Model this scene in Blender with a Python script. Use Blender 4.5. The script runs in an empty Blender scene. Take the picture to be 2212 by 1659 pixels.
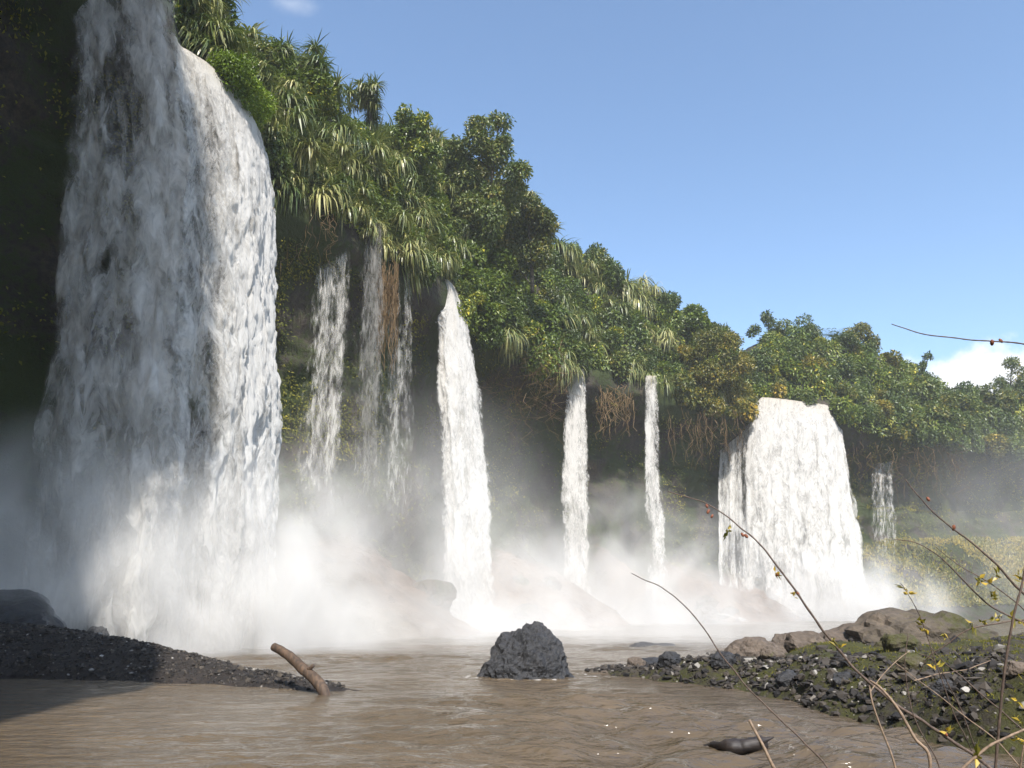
import bpy, math, random
import numpy as np
from mathutils import Vector

rng = np.random.default_rng(7)
random.seed(7)
S = bpy.context.scene
COL = S.collection
R = math.radians

# ------------------------------------------------------------------ camera
PITCH = R(16.0); F = 773.0; HC = 2.2
cam_d = bpy.data.cameras.new('camera'); cam = bpy.data.objects.new('camera', cam_d); COL.objects.link(cam)
cam.location = (0, 0, HC); cam.rotation_euler = (math.pi/2 + PITCH, 0, 0)
cam_d.sensor_width = 36.0; cam_d.lens = 36.0*F/1024.0; cam_d.clip_end = 3000; cam_d.clip_start = 0.05
S.camera = cam
CP, SP = math.cos(PITCH), math.sin(PITCH)
K = 1024/2212.0
def ray(px, py):
    u = (px*K-512)/F; v = (384-py*K)/F
    return np.array([u, CP - v*SP, SP + v*CP])
def at_t(px, py, t): return ray(px, py)*t + np.array([0, 0, HC])       # point at camera depth t
def at_y(px, py, Y):
    d = ray(px, py); return d*(Y/d[1]) + np.array([0, 0, HC])
def at_z(px, py, z):
    d = ray(px, py); return d*((z-HC)/d[2]) + np.array([0, 0, HC])
def proj(P):
    P = np.atleast_2d(P); z = P[:, 2]-HC
    dep = P[:, 1]*CP + z*SP; v = (-P[:, 1]*SP + z*CP)/dep; u = P[:, 0]/dep
    return np.stack([(u*F+512)/K, (384-v*F)/K, dep], 1)
def ground_x(px, Y, z=0.0):
    return (px*K-512)/F*(Y*CP + (z-HC)*SP)

# ------------------------------------------------------------------ noise
def vnoise(P, seed=0):
    P = np.asarray(P, float); i = np.floor(P).astype(np.int64); f = P - i; f = f*f*f*(f*(f*6-15)+10)
    def h(dx, dy, dz):
        n = ((i[:, 0]+dx)*374761393 + (i[:, 1]+dy)*668265263 + (i[:, 2]+dz)*2147483647 + seed*974711) & 0xffffffff
        n = ((n ^ (n >> 13))*1274126177) & 0xffffffff
        n = ((n ^ (n >> 16))*2246822519) & 0xffffffff
        return (n ^ (n >> 15))/4294967295.0
    x, y, z = f[:, 0], f[:, 1], f[:, 2]
    l = lambda a, b, t: a + (b-a)*t
    return 2*l(l(l(h(0,0,0), h(1,0,0), x), l(h(0,1,0), h(1,1,0), x), y),
               l(l(h(0,0,1), h(1,0,1), x), l(h(0,1,1), h(1,1,1), x), y), z)-1
def fbm(P, o=4, seed=0, lac=2.03, gain=.5):
    P = np.asarray(P, float); a = 1; r = 0; t = 0
    for k in range(o):
        r = r + a*vnoise(P, seed+k*17); t += a; a *= gain; P = P*lac + 3.7
    return r/t
def sstep(a, b, x):
    t = np.clip((x-a)/(b-a), 0, 1); return t*t*(3-2*t)
def unit(v): return v/np.maximum(np.linalg.norm(v, axis=-1, keepdims=True), 1e-9)

# ------------------------------------------------------------------ mesh helpers
def mesh(name, V, Fq, mats=(), smooth=False, attrs=None, uv=None):
    V = np.asarray(V, np.float32); Fq = np.asarray(Fq, np.int32); n = Fq.shape[1]
    me = bpy.data.meshes.new(name)
    me.vertices.add(len(V)); me.vertices.foreach_set('co', V.ravel())
    me.loops.add(Fq.size); me.loops.foreach_set('vertex_index', Fq.ravel())
    me.polygons.add(len(Fq)); me.polygons.foreach_set('loop_start', np.arange(0, Fq.size, n, dtype=np.int32))
    me.update(calc_edges=True)
    me.polygons.foreach_set('use_smooth', np.full(len(Fq), bool(smooth)))
    for k, a in (attrs or {}).items():
        at = me.attributes.new(k, 'FLOAT', 'POINT'); at.data.foreach_set('value', np.asarray(a, np.float32).ravel())
    if uv is not None:
        at = me.attributes.new('flow', 'FLOAT_VECTOR', 'POINT')
        at.data.foreach_set('vector', np.asarray(uv, np.float32).ravel())
    for m in mats: me.materials.append(m)
    me.validate(); return me
def add(name, me, label=None, cat=None, group=None, kind=None, parent=None, loc=None, part_label=None):
    o = bpy.data.objects.new(name, me); COL.objects.link(o)
    if parent is not None: o.parent = parent
    if loc is not None: o.location = loc
    if label: o['label'] = label
    if cat: o['category'] = cat
    if group: o['group'] = group
    if kind: o['kind'] = kind
    return o
def grid_faces(nu, nv, off=0):
    a = np.arange(nu*nv).reshape(nu, nv)
    return np.stack([a[:-1, :-1].ravel(), a[1:, :-1].ravel(), a[1:, 1:].ravel(), a[:-1, 1:].ravel()], 1) + off

# ------------------------------------------------------------------ materials
class NT:
    def __init__(s, name, vol=False):
        s.m = bpy.data.materials.new(name); s.m.use_nodes = True; s.t = s.m.node_tree; s.t.nodes.clear()
        s.out = s.t.nodes.new('ShaderNodeOutputMaterial')
    def n(s, ty, **k):
        nd = s.t.nodes.new('ShaderNode'+ty)
        for a, b in k.items():
            if a in ('inp',):
                for i, v in b.items():
                    if hasattr(v, 'is_output') or isinstance(v, bpy.types.NodeSocket): s.t.links.new(v, nd.inputs[i])
                    else: nd.inputs[i].default_value = v
            else: setattr(nd, a, b)
        return nd
    def math(s, op, a, b=0.5, c=0.0, clamp=False):
        nd = s.n('Math', operation=op, use_clamp=clamp, inp={0: a, 1: b, 2: c}); return nd.outputs[0]
    def ramp(s, fac, stops, interp='LINEAR'):
        nd = s.n('ValToRGB', inp={0: fac}); e = nd.color_ramp; e.interpolation = interp
        while len(e.elements) < len(stops): e.elements.new(0.5)
        for el, (p, c) in zip(e.elements, stops):
            el.position = p; el.color = c if len(c) == 4 else (*c, 1)
        return nd.outputs[0]
    def noise(s, vec, scale, detail=3, rough=.55, dist=0.0):
        nd = s.n('TexNoise', inp={'Scale': scale, 'Detail': detail, 'Roughness': rough, 'Distortion': dist})
        if vec is not None: s.t.links.new(vec, nd.inputs['Vector'])
        return nd.outputs['Fac']
    def mapping(s, vec, scale=(1,1,1), loc=(0,0,0)):
        return s.n('Mapping', inp={'Vector': vec, 'Scale': scale, 'Location': loc}).outputs[0]
    def mix(s, fac, a, b, blend='MIX'):
        nd = s.n('Mix', data_type='RGBA', blend_type=blend)
        for i, v in ((0, fac), (6, a), (7, b)):
            if isinstance(v, bpy.types.NodeSocket): s.t.links.new(v, nd.inputs[i])
            else: nd.inputs[i].default_value = v if i == 0 or len(v) == 4 else (*v, 1)
        return nd.outputs[2]
    def attr(s, name, out='Fac'): return s.n('Attribute', attribute_name=name).outputs[out]
    def pos(s): return s.n('NewGeometry').outputs['Position']
    def obj(s): return s.n('TexCoord').outputs['Object']
    def bump(s, h, strength=.5, dist=.1): return s.n('Bump', inp={'Height': h, 'Strength': strength, 'Distance': dist}).outputs[0]
    def surf(s, sh): s.t.links.new(sh, s.out.inputs['Surface'])
    def pbsdf(s, **k): return s.n('BsdfPrincipled', inp={a.replace('_', ' '): b for a, b in k.items()}).outputs[0]

def leaf_mat(name, stops, rough=.42, spec=.5, transl=.25, obj_var=.35):
    t = NT(name); tint = t.attr('tint'); rnd = t.n('ObjectInfo').outputs['Random']
    f = t.math('ADD', tint, t.math('MULTIPLY_ADD', rnd, obj_var, -obj_var/2), clamp=True)
    c = t.ramp(f, stops)
    p = t.pbsdf(Base_Color=c, Roughness=rough, Specular_IOR_Level=spec)
    tr = t.n('BsdfTranslucent', inp={'Color': t.mix(.5, c, (.10, .16, .01))}).outputs[0]
    t.surf(t.n('MixShader', inp={0: transl, 1: p, 2: tr}).outputs[0]); return t.m
M = {}
M['leaf'] = leaf_mat('broad_leaf', [(0, (0.045, 0.074, 0.012)), (.35, (0.096, 0.145, 0.020)), (.65, (0.188, 0.232, 0.027)), (.88, (0.409, 0.353, 0.030)), (1, (0.580, 0.487, 0.043))])
M['leaf_cool'] = leaf_mat('cool_leaf', [(0, (0.037, 0.058, 0.015)), (.4, (0.086, 0.125, 0.027)), (.7, (0.155, 0.185, 0.040)), (1, (0.373, 0.296, 0.049))])
M['leaf_yellow'] = leaf_mat('yellowing_leaf', [(0, (0.032, 0.055, 0.015)), (.35, (0.100, 0.119, 0.022)), (.7, (0.243, 0.204, 0.028)), (1, (0.540, 0.357, 0.042))])
M['leaf_bright'] = leaf_mat('bright_leaf', [(0, (.07, .12, .008)), (.5, (.19, .28, .014)), (1, (.34, .40, .03))])
M['leaf_moss'] = leaf_mat('wall_leaf', [(0, (0.040, 0.056, 0.014)), (.45, (0.140, 0.140, 0.022)), (.8, (0.337, 0.281, 0.036)), (1, (0.540, 0.468, 0.054))], rough=.6, spec=.2)
M['strap'] = leaf_mat('strap_leaf', [(0, (0.043, 0.076, 0.022)), (.4, (0.117, 0.156, 0.044)), (.65, (0.262, 0.262, 0.085)), (.85, (0.469, 0.420, 0.171)), (1, (0.469, 0.462, 0.171))], rough=.38, spec=.6, transl=.2, obj_var=.25)  # pale stops also carry the sun's gloss on the straps, painted as tint
M['dry'] = leaf_mat('dry_strand', [(0, (0.065, 0.042, 0.023)), (.5, (0.169, 0.111, 0.058)), (1, (0.338, 0.234, 0.130))], rough=.8, spec=.1)

def rock_mat(name, cols, moss=None, moss_lo=.5, scale=1.0, rough=.8, bump=.6, spec=.3, soil=False):
    t = NT(name); p = t.pos()
    n1 = t.noise(p, .35*scale, 5, .6); n2 = t.noise(p, 3.0*scale, 5, .65); n3 = t.noise(p, 14*scale, 3, .6)
    f = t.math('MULTIPLY_ADD', n2, .6, t.math('MULTIPLY', n1, .4))
    c = t.ramp(f, [(.3, cols[0]), (.5, cols[1]), (.68, cols[2])])
    if moss:
        mk = t.math('MULTIPLY_ADD', n2, .5, t.math('MULTIPLY', t.noise(p, .22*scale, 4, .55), .7))
        mk = t.ramp(mk, [(moss_lo, (0,0,0)), (moss_lo+.12, (1,1,1))])
        c = t.mix(mk, c, t.mix(n3, moss, tuple(x*.45 for x in moss)))
    if soil: c = t.mix(t.attr('soil'), c, t.ramp(f, [(.3, (.065, .042, .030)), (.5, (.14, .092, .064)), (.7, (.24, .165, .115))]))
    h = t.math('MULTIPLY_ADD', n2, .7, t.math('MULTIPLY', n3, .25))
    t.surf(t.pbsdf(Base_Color=c, Roughness=rough, Specular_IOR_Level=spec, Normal=t.bump(h, bump, .25/scale))); return t.m
M['cliff'] = rock_mat('mossy_cliff_rock', [(.018, .016, .013), (.045, .036, .028), (.10, .075, .055)], moss=(.045, .060, .014), moss_lo=.52, scale=.8, bump=.9, soil=True)
M['basalt'] = rock_mat('dark_wet_rock', [(.012, .012, .014), (.028, .028, .030), (.055, .052, .052)], scale=2.2, rough=.55, bump=.9, spec=.4)
M['boulder'] = rock_mat('brown_boulder', [(.05, .038, .03), (.10, .078, .06), (.17, .13, .10)], moss=(.07, .075, .02), moss_lo=.62, scale=1.6)
M['mossboulder'] = rock_mat('mossy_boulder', [(.045, .035, .026), (.085, .068, .05), (.15, .115, .085)], moss=(.075, .072, .022), moss_lo=.56, scale=1.2)
M['bank'] = rock_mat('bank_soil', [(.018, .015, .012), (.042, .034, .026), (.075, .06, .045)], moss=(.060, .060, .016), moss_lo=.54, scale=1.6, rough=.9)
M['bar'] = rock_mat('bar_gravel', [(.012, .010, .009), (.028, .023, .02), (.06, .046, .036)], scale=3.0, rough=.6, bump=.9)

t = NT('pebble'); tn = t.attr('tint')
t.surf(t.pbsdf(Base_Color=t.ramp(tn, [(0, (.012, .011, .011)), (.55, (.040, .034, .029)), (.85, (.085, .070, .055)), (1, (.34, .32, .29))]), Roughness=.75, Specular_IOR_Level=.3)); M['pebble'] = t.m

t = NT('ground_earth'); t.surf(t.pbsdf(Base_Color=t.ramp(t.noise(t.pos(), .3, 4), [(.3, (.03, .03, .012)), (.7, (.07, .06, .03))]), Roughness=.95)); M['earth'] = t.m

t = NT('wood'); p = t.obj()
n = t.noise(t.mapping(p, (14, 14, 1.6)), 1.0, 4, .6); n2 = t.noise(p, 3, 3)
c = t.ramp(t.math('MULTIPLY_ADD', n, .7, t.math('MULTIPLY', n2, .3)), [(.3, (.022, .015, .011)), (.5, (.070, .044, .028)), (.7, (.16, .10, .060))])
t.surf(t.pbsdf(Base_Color=c, Roughness=.75, Normal=t.bump(n, .7, .03))); M['wood'] = t.m
t = NT('wet_wood'); n = t.noise(t.mapping(t.obj(), (3, 16, 16)), 1.0, 4)
t.surf(t.pbsdf(Base_Color=t.ramp(n, [(.3, (.008, .006, .006)), (.7, (.035, .025, .02))]), Roughness=.6, Normal=t.bump(n, .6, .02))); M['wetwood'] = t.m
t = NT('twig_bark'); n = t.noise(t.pos(), 90, 3)
t.surf(t.pbsdf(Base_Color=t.ramp(n, [(.3, (.05, .032, .024)), (.7, (.14, .095, .07))]), Roughness=.7)); M['twig'] = t.m
t = NT('pale_twig_bark'); n = t.noise(t.pos(), 80, 3)
t.surf(t.pbsdf(Base_Color=t.ramp(n, [(.3, (.13, .085, .055)), (.7, (.30, .21, .14))]), Roughness=.7)); M['paletwig'] = t.m
t = NT('bud'); t.surf(t.pbsdf(Base_Color=t.ramp(t.noise(t.pos(), 120, 2), [(.3, (.12, .035, .018)), (.7, (.26, .085, .035))]), Roughness=.6)); M['bud'] = t.m
t = NT('trunk_bark'); t.surf(t.pbsdf(Base_Color=t.ramp(t.noise(t.pos(), 3, 4), [(.3, (.03, .025, .02)), (.7, (.10, .085, .065))]), Roughness=.9)); M['trunk'] = t.m

# --- falling water: white froth, torn open by streaky noise that runs down the fall
def fall_mat(name, soft=False, fq=1.0):
    t = NT(name); fl = t.attr('flow', 'Vector'); fl = t.mapping(fl, (fq, fq**.5, 1)) if fq != 1 else fl; dens = t.attr('dens'); prog = t.attr('prog')
    warp = t.noise(t.mapping(fl, (.9, .10, 1)), 1.0, 3, .6)
    fw = t.n('VectorMath', operation='ADD', inp={0: fl, 1: t.n('CombineXYZ', inp={1: t.math('MULTIPLY', warp, 7.0)}).outputs[0]}).outputs[0]
    a = t.noise(t.mapping(fl, (1.1, .045, 1)), 1.0, 4, .6)
    b = t.noise(t.mapping(fw, (.75, .42, 1)), 1.0, 6, .60, .3)
    c = t.noise(t.mapping(fw, (3.2, 2.2, 1)), 1.0, 4, .75)
    wc = t.math('MULTIPLY_ADD', prog, -.10, .22 if soft else .38)
    n = t.math('MULTIPLY_ADD', a, .30, t.math('MULTIPLY_ADD', b, t.math('SUBTRACT', .70, wc), t.math('MULTIPLY', c, wc)))
    n = t.math('MULTIPLY_ADD', t.math('SUBTRACT', n, .5), 3.2, .5)
    lo = t.math('SUBTRACT', .72, dens)
    mr = t.n('MapRange', inp={0: t.math('SUBTRACT', n, lo), 1: 0.0, 2: 1.0 if soft else .76, 3: 0.0, 4: 1.0}); mr.interpolation_type = 'SMOOTHSTEP'
    al = t.math('MULTIPLY', mr.outputs[0], t.math('MULTIPLY', dens, 5.0, clamp=True), clamp=True)
    col = t.ramp(prog, [(0, (.60, .52, .40)), (.12, (.70, .655, .58)), (.35, (.755, .73, .69)), (1, (.77, .755, .72))])
    h = t.math('MULTIPLY_ADD', c, .5, t.math('MULTIPLY', b, .5))
    nv = t.n('CombineXYZ', inp={0: t.attr('nx'), 1: t.attr('ny'), 2: .45}).outputs[0]
    gn = t.n('NewGeometry').outputs['Normal']
    bk = t.n('VectorMath', operation='NORMALIZE', inp={0: t.n('VectorMath', operation='ADD', inp={0: t.n('VectorMath', operation='SCALE', inp={0: nv, 'Scale': 1.6}).outputs[0], 1: gn}).outputs[0]}).outputs[0]
    nm = t.n('Bump', inp={'Height': h, 'Strength': .35 if soft else .6, 'Distance': .4, 'Normal': bk}).outputs[0]
    col = t.mix(t.n('MapRange', inp={0: t.math('MULTIPLY_ADD', c, .6, t.math('MULTIPLY', b, .4)), 1: .36, 2: .56, 3: .12 if soft else .20, 4: 0.0}).outputs[0], col, (.42, .41, .40))
    d = t.n('BsdfDiffuse', inp={'Color': col, 'Normal': nm}).outputs[0]
    tr = t.n('BsdfTranslucent', inp={'Color': col, 'Normal': nm}).outputs[0]
    sh = t.n('MixShader', inp={0: .42, 1: d, 2: tr}).outputs[0]
    tp = t.n('BsdfTransparent').outputs[0]
    t.surf(t.n('MixShader', inp={0: al, 1: tp, 2: sh}).outputs[0]); return t.m
M['fall'] = fall_mat('falling_water'); M['veil'] = fall_mat('thin_veil_water', True); M['drops'] = fall_mat('falling_drops', True, 2.6)

# --- river
t = NT('river_water'); p = t.pos()
far = t.n('VectorMath', operation='LENGTH', inp={0: p}).outputs['Value']
w1 = t.noise(t.mapping(p, (.9, 2.2, 1)), 1.0, 4, .6, .3)
w2 = t.noise(t.mapping(p, (3.2, 6.5, 1)), 1.0, 3, .6, .3)
h = t.math('MULTIPLY_ADD', w1, .75, t.math('MULTIPLY', w2, .22))
c = t.ramp(t.noise(p, .15, 3), [(.3, (.086, .064, .041)), (.7, (.130, .097, .063))])
fo = t.attr('foam')
fn = t.math('MULTIPLY', t.math('SUBTRACT', t.math('ADD', t.noise(p, 3.2, 5, .7), fo), 1.0), 5.0, clamp=True)
c = t.mix(fn, c, (.75, .73, .70))
ro = t.math('MULTIPLY_ADD', fn, .6, .13)
t.surf(t.pbsdf(Base_Color=c, Roughness=ro, IOR=1.33, Specular_IOR_Level=.5, Normal=t.bump(h, .9, .26))); M['river'] = t.m

# ------------------------------------------------------------------ world, sun
SUN_EL, SUN_AZ = R(48), R(170)      # azimuth clockwise from +Y (view direction)
sd = Vector((math.sin(SUN_AZ)*math.cos(SUN_EL), math.cos(SUN_AZ)*math.cos(SUN_EL), math.sin(SUN_EL)))
L = bpy.data.lights.new('sun', 'SUN'); L.energy = 4.7; L.angle = R(.53); L.color = (1, .955, .89)
so = bpy.data.objects.new('sun', L); COL.objects.link(so); so.rotation_euler = sd.to_track_quat('Z', 'Y').to_euler()
W = bpy.data.worlds.new('World'); S.world = W; W.use_nodes = True
wt = W.node_tree; wt.nodes.clear()
def wn(ty, **k):
    nd = wt.nodes.new('ShaderNode'+ty); inp = k.pop('inp', {})
    for a, b in k.items(): setattr(nd, a, b)
    for i, v in inp.items():
        if isinstance(v, bpy.types.NodeSocket): wt.links.new(v, nd.inputs[i])
        else: nd.inputs[i].default_value = v
    return nd
sky = wn('TexSky', sky_type='NISHITA', sun_disc=False, sun_elevation=SUN_EL, sun_rotation=SUN_AZ, air_density=1.0, dust_density=.9, ozone_density=3.0, altitude=100)
dirv = wn('TexCoord').outputs['Generated']
def cloud(center, rad, lo, hi):
    d = wn('VectorMath', operation='SUBTRACT', inp={0: dirv, 1: center}).outputs[0]
    d = wn('VectorMath', operation='DIVIDE', inp={0: d, 1: rad}).outputs[0]
    ln = wn('VectorMath', operation='LENGTH', inp={0: d}).outputs['Value']
    nz = wn('TexNoise', inp={'Vector': dirv, 'Scale': 22.0, 'Detail': 6.0, 'Roughness': .55}).outputs['Fac']
    v = wn('Math', operation='MULTIPLY_ADD', inp={0: nz, 1: 1.5, 2: -.2}).outputs[0]
    v = wn('Math', operation='SUBTRACT', inp={0: v, 1: ln}).outputs[0]
    mr = wn('MapRange', inp={0: v, 1: lo, 2: hi, 3: 0.0, 4: 1.0}); mr.interpolation_type = 'SMOOTHSTEP'; return mr.outputs[0]
def dvec(px, py): v = ray(px, py); return tuple(v/np.linalg.norm(v))
c1 = cloud(dvec(2130, 850), (.10, .10, .062), -.45, .05)
c2 = cloud(dvec(625, 8), (.035, .035, .016), -.4, .8)
cm = wn('Math', operation='MAXIMUM', inp={0: c1, 1: wn('Math', operation='MULTIPLY', inp={0: c2, 1: .35}).outputs[0]}).outputs[0]
SKY_S = .15
tint = wn('Mix', data_type='RGBA', blend_type='MULTIPLY', inp={0: 1.0, 6: sky.outputs[0], 7: (1.24, 1.23, 1.17, 1)})
mx = wn('Mix', data_type='RGBA', inp={0: cm, 6: tint.outputs[2], 7: (5.2, 5.3, 5.5, 1)})
bg = wn('Background', inp={'Color': mx.outputs[2], 'Strength': SKY_S})
wo = wn('OutputWorld', inp={'Surface': bg.outputs[0]})
S.view_settings.view_transform = 'Standard'; S.view_settings.look = 'None'; S.view_settings.exposure = 0.65; S.view_settings.gamma = 1.0

# ------------------------------------------------------------------ cliff
Z0 = 36.2
LIP = np.array([(-5,-30),(-5,-16),(-5.5,-8),(-11,-3),(-15,2),(-14,8),(-11,13),(-16,22),(-22.5,31.5),(-27.8,37.5),(-25.5,40.2),(-21.9,40),(-20.3,43.5),(-19.5,47),  # stretch before the first fall is out of view, shaped for its shadow
 (-20.6,53),(-17.5,58),(-13.8,64),(-10.5,70),(-7.5,77),(-3,86),(4,98),(10,106.5),(21.5,115.5),(32,123.5),(43,131),(49,132),(55.5,132.5),
 (63,135.5),(73,141),(86,149),(108,160),(140,168),(190,175)], float)
seg = np.r_[0, np.cumsum(np.linalg.norm(np.diff(LIP, axis=0), axis=1))]
STOT = seg[-1]; DS = seg[9]-73.3
def lip_raw(s): return np.stack([np.interp(s, seg, LIP[:, 0]), np.interp(s, seg, LIP[:, 1])], -1)
def lip(s):
    s = np.asarray(s, float); return sum(lip_raw(np.clip(s+d, 0, STOT)) for d in (-1.6, -.8, 0, .8, 1.6))/5
def nrm(s):
    s = np.asarray(s, float); d = unit(lip(np.minimum(s+3, STOT)) - lip(np.maximum(s-3, 0))); return np.stack([d[..., 1], -d[..., 0]], -1)
SKYLINE = np.array([(0,-700),(340,-420),(420,-150),(500,-5),(570,90),(640,105),(712,140),(735,225),(780,285),(850,290),(872,262),(910,255),(955,305),(1000,330),(1080,335),(1110,370),(1150,440),(1190,500),(1205,530),
 (1240,525),(1350,570),(1390,590),(1480,650),(1540,700),(1590,730),(1615,770),(1640,730),(1690,705),(1790,735),(1870,735),(1960,790),(2020,830),(2100,850),(2212,830),(2600,830)], float)
SS = np.linspace(0, STOT, 520)
HH = np.full(len(SS), 12.0)
for i, s in enumerate(SS):
    Lp = lip(s); nv = nrm(s)
    if seg[9] > s: HH[i] = 4.0+20*sstep(seg[3], seg[5], s); continue  # unseen left wall raised to shade the left fall
    h = 8.0
    for k in range(12):
        P = np.array([*(Lp - nv*(.57*h*.46+.5)), Z0+.87*h]); q = proj(P)[0]
        py = np.interp(q[0], SKYLINE[:, 0], SKYLINE[:, 1]); d = ray(q[0], py)
        hn = HC + d[2]*(P[1]/d[1]) - Z0 - 2.2; h = .5*h + .5*hn/.87
    HH[i] = np.clip(h, 2.0, 30)
kk = np.ones(9)/9; HH = np.convolve(np.pad(HH, 4, mode='edge'), kk, 'valid')
def Hh(s): return np.interp(s, SS, HH)
TAL = np.interp(SS-DS, [0, 40, 75, 95, 120, 150, 165, 185, 200, 230, 300], [2, 3, 4, 7, 7, 8, 9, 6, 9, 13, 16])   # height of the slope at the foot of the wall
def profile(s, w):
    """w 0..1 from the far plateau over the lip, under the overhang and down to the pool; returns offset, z"""
    h = Hh(s); ta = np.interp(s, SS, TAL); q = .19+.27*sstep(seg[9]-4, seg[12], s)
    plg = np.zeros_like(ta)
    for c, hw in PLG: plg = np.maximum(plg, sstep(hw+5, hw, np.abs(s-c)))
    ta = ta*(1-.88*plg)
    Zs = Z0 + 4.8*(1-sstep(seg[11]-.3, seg[11]+2.2, s)); q2 = (.1+.9*sstep(seg[8]-3, seg[9], s))*(1-.6*plg)
    uc = 1+1.1*sstep(seg[18], seg[18]+12, s)
    K_ = [(-.8*h-45*q, Zs+h*1.05), (-.75*h*q-12*q, Zs+h), (-.58*h*q-.6, Zs+.88*h), (-.36*h*q-.6, Zs+.52*h), (-.16*h*q-.5, Zs+.2*h+.2), (0, Zs), (.6, Zs-1.6), (.5, Zs-3.6),
          (-1.2, Zs-5.6), (-2.4*uc, Zs-7.5), (-3.2*uc, Zs-11), (-3.6*uc, Zs-16), (-3.4*uc, 7.0+ta), (-2.8*uc, ta+2.0), (-1.4*uc, ta), (2.2*q2, .62*ta), (5.8*q2, .28*ta), (9.5*q2, -.4), (13*q2, -2.4)]
    W_ = [0, .07, .14, .22, .30, .36, .39, .43, .47, .51, .56, .63, .72, .77, .81, .86, .91, .96, 1]
    o = sum(0 for _ in ()) ; o = np.zeros_like(w); z = np.zeros_like(w)
    for k in range(len(W_)-1):
        m = (w >= W_[k]) & (w <= W_[k+1]); f = (w-W_[k])/(W_[k+1]-W_[k])
        o = np.where(m, K_[k][0]*(1-f)+K_[k+1][0]*f, o); z = np.where(m, K_[k][1]*(1-f)+K_[k+1][1]*f, z)
    return o, z
SD = np.linspace(0, STOT, 3000); LD = lip(SD)
FLS = [(SD[np.argmin(((LD-np.array(c))**2).sum(1))], h) for c, h in (((-15.9, 60.8), 3.0), ((-13.2, 65), 2.0), ((-11, 70), 2.0), ((-21, 41.5), 5.5), ((-19.4, 48), 5.0), ((-7.4, 77), 2.6), ((49.5, 132), 8.5), ((40, 129), 4.0))]
PLG = [(FLS[3][0], 7), (FLS[4][0], 8), (FLS[5][0]+1, 4.5), (FLS[6][0], 8), (SD[np.argmin(((LD-np.array((10, 106.8)))**2).sum(1))], 2.5), (SD[np.argmin(((LD-np.array((21.5, 115.5)))**2).sum(1))], 1.5)]
def cliff_pt(s, w):
    s = np.asarray(s, float); w = np.asarray(w, float)
    o, z = profile(s, w); Lp = lip(s); nv = nrm(s)
    P = np.concatenate([Lp + nv*o[..., None], z[..., None]], -1)
    a = fbm(P*.16, 4, 3)*1.5 + fbm(P*.7, 3, 9)*.5 + fbm(P*np.array([.12, .12, .9]), 3, 14)*.9*sstep(.48, .56, w)*sstep(.84, .78, w) + np.abs(fbm(P*.7, 5, 19))*1.5*sstep(.78, .82, w)
    damp = sstep(.0, .06, w); calm = np.zeros_like(s)
    for c, h in FLS: calm = np.maximum(calm, sstep(h+2.5, h, np.abs(s-c)))
    damp = damp*(1-.85*calm*sstep(.22, .32, w)*sstep(.62, .5, w))
    P[..., :2] += nv*(a*damp)[..., None]; P[..., 2] += fbm(P*.25, 3, 21)*.7*damp*np.where(w < .32, 1.6, .6)
    return P
ns, nw = 760, 170
ss, ww = np.meshgrid(np.linspace(0, STOT, ns), np.linspace(0, 1, nw), indexing='ij')
CV = cliff_pt(ss.ravel(), ww.ravel())
soil = sstep(.775, .83, ww.ravel()+.06*fbm(CV*.25, 4, 25))*sstep(95, 110, ss.ravel()-DS)*sstep(62, 52, CV[:, 0])
add('cliff', mesh('cliff', CV, grid_faces(ns, nw), [M['cliff']], smooth=True, attrs={'soil': soil}), 'dark mossy rock cliff curving behind all the waterfalls', 'cliff', kind='structure')

# ground bed under everything, near bank under the photographer
g = np.linspace(-240, 260, 60); gx, gy = np.meshgrid(g, g, indexing='ij')
gv = np.stack([gx.ravel(), gy.ravel(), -3.2+fbm(np.stack([gx.ravel(), gy.ravel(), gx.ravel()*0], 1)*.03, 3)*.5], 1)
add('ground', mesh('ground', gv, grid_faces(60, 60), [M['earth']], smooth=True), 'river bed earth under the pool', 'ground', kind='structure')
gx, gy = np.meshgrid(np.linspace(-8, 40, 70), np.linspace(-28, 9.2, 60), indexing='ij'); gx, gy = gx.ravel(), gy.ravel()
gz = .45*sstep(9.2, 6.5, gy) - .5*sstep(8, 9.2, gy) + .12*fbm(np.stack([gx, gy, gx*0], 1)*.8, 4, 5)
add('near_bank', mesh('near_bank', np.stack([gx, gy, gz], 1), grid_faces(70, 60), [M['bank']], smooth=True), 'earthy near bank where the bare twigs grow', 'bank', kind='structure')

# ------------------------------------------------------------------ polygons of the bars
def sdist(poly, X, Y):
    """signed distance, positive inside"""
    poly = np.asarray(poly, float); d = np.full(X.shape, 1e9); ins = np.zeros(X.shape, bool)
    for a, b in zip(poly, np.roll(poly, -1, 0)):
        e = b-a; t = np.clip(((X-a[0])*e[0]+(Y-a[1])*e[1])/(e@e), 0, 1)
        d = np.minimum(d, np.hypot(X-a[0]-t*e[0], Y-a[1]-t*e[1]))
        c = (a[1] > Y) != (b[1] > Y); xx = a[0] + (Y-a[1])/(b[1]-a[1]+1e-12)*e[0]
        ins ^= c & (X < xx)
    return np.where(ins, d, -d)
BANK = [(9.2, 9.5), (7.9, 12.2), (7.4, 14.5), (7.0, 16.8), (6.7, 19.5), (6.3, 22.5), (5.2, 24.5), (3.4, 26.6), (2.7, 28.4), (3.6, 30), (6, 31.5), (8, 34), (9.2, 38), (13, 43), (22, 46), (46, 48), (46, 9.5)]
LBAR = [(-44, 25), (-22, 27), (-16.2, 26.3), (-12.5, 25.1), (-9.5, 24), (-7, 22.9), (-5.2, 22.2), (-4.3, 22.6), (-5.0, 24), (-7.5, 26.8), (-11, 30), (-16, 33), (-24, 36), (-44, 36)]
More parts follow.
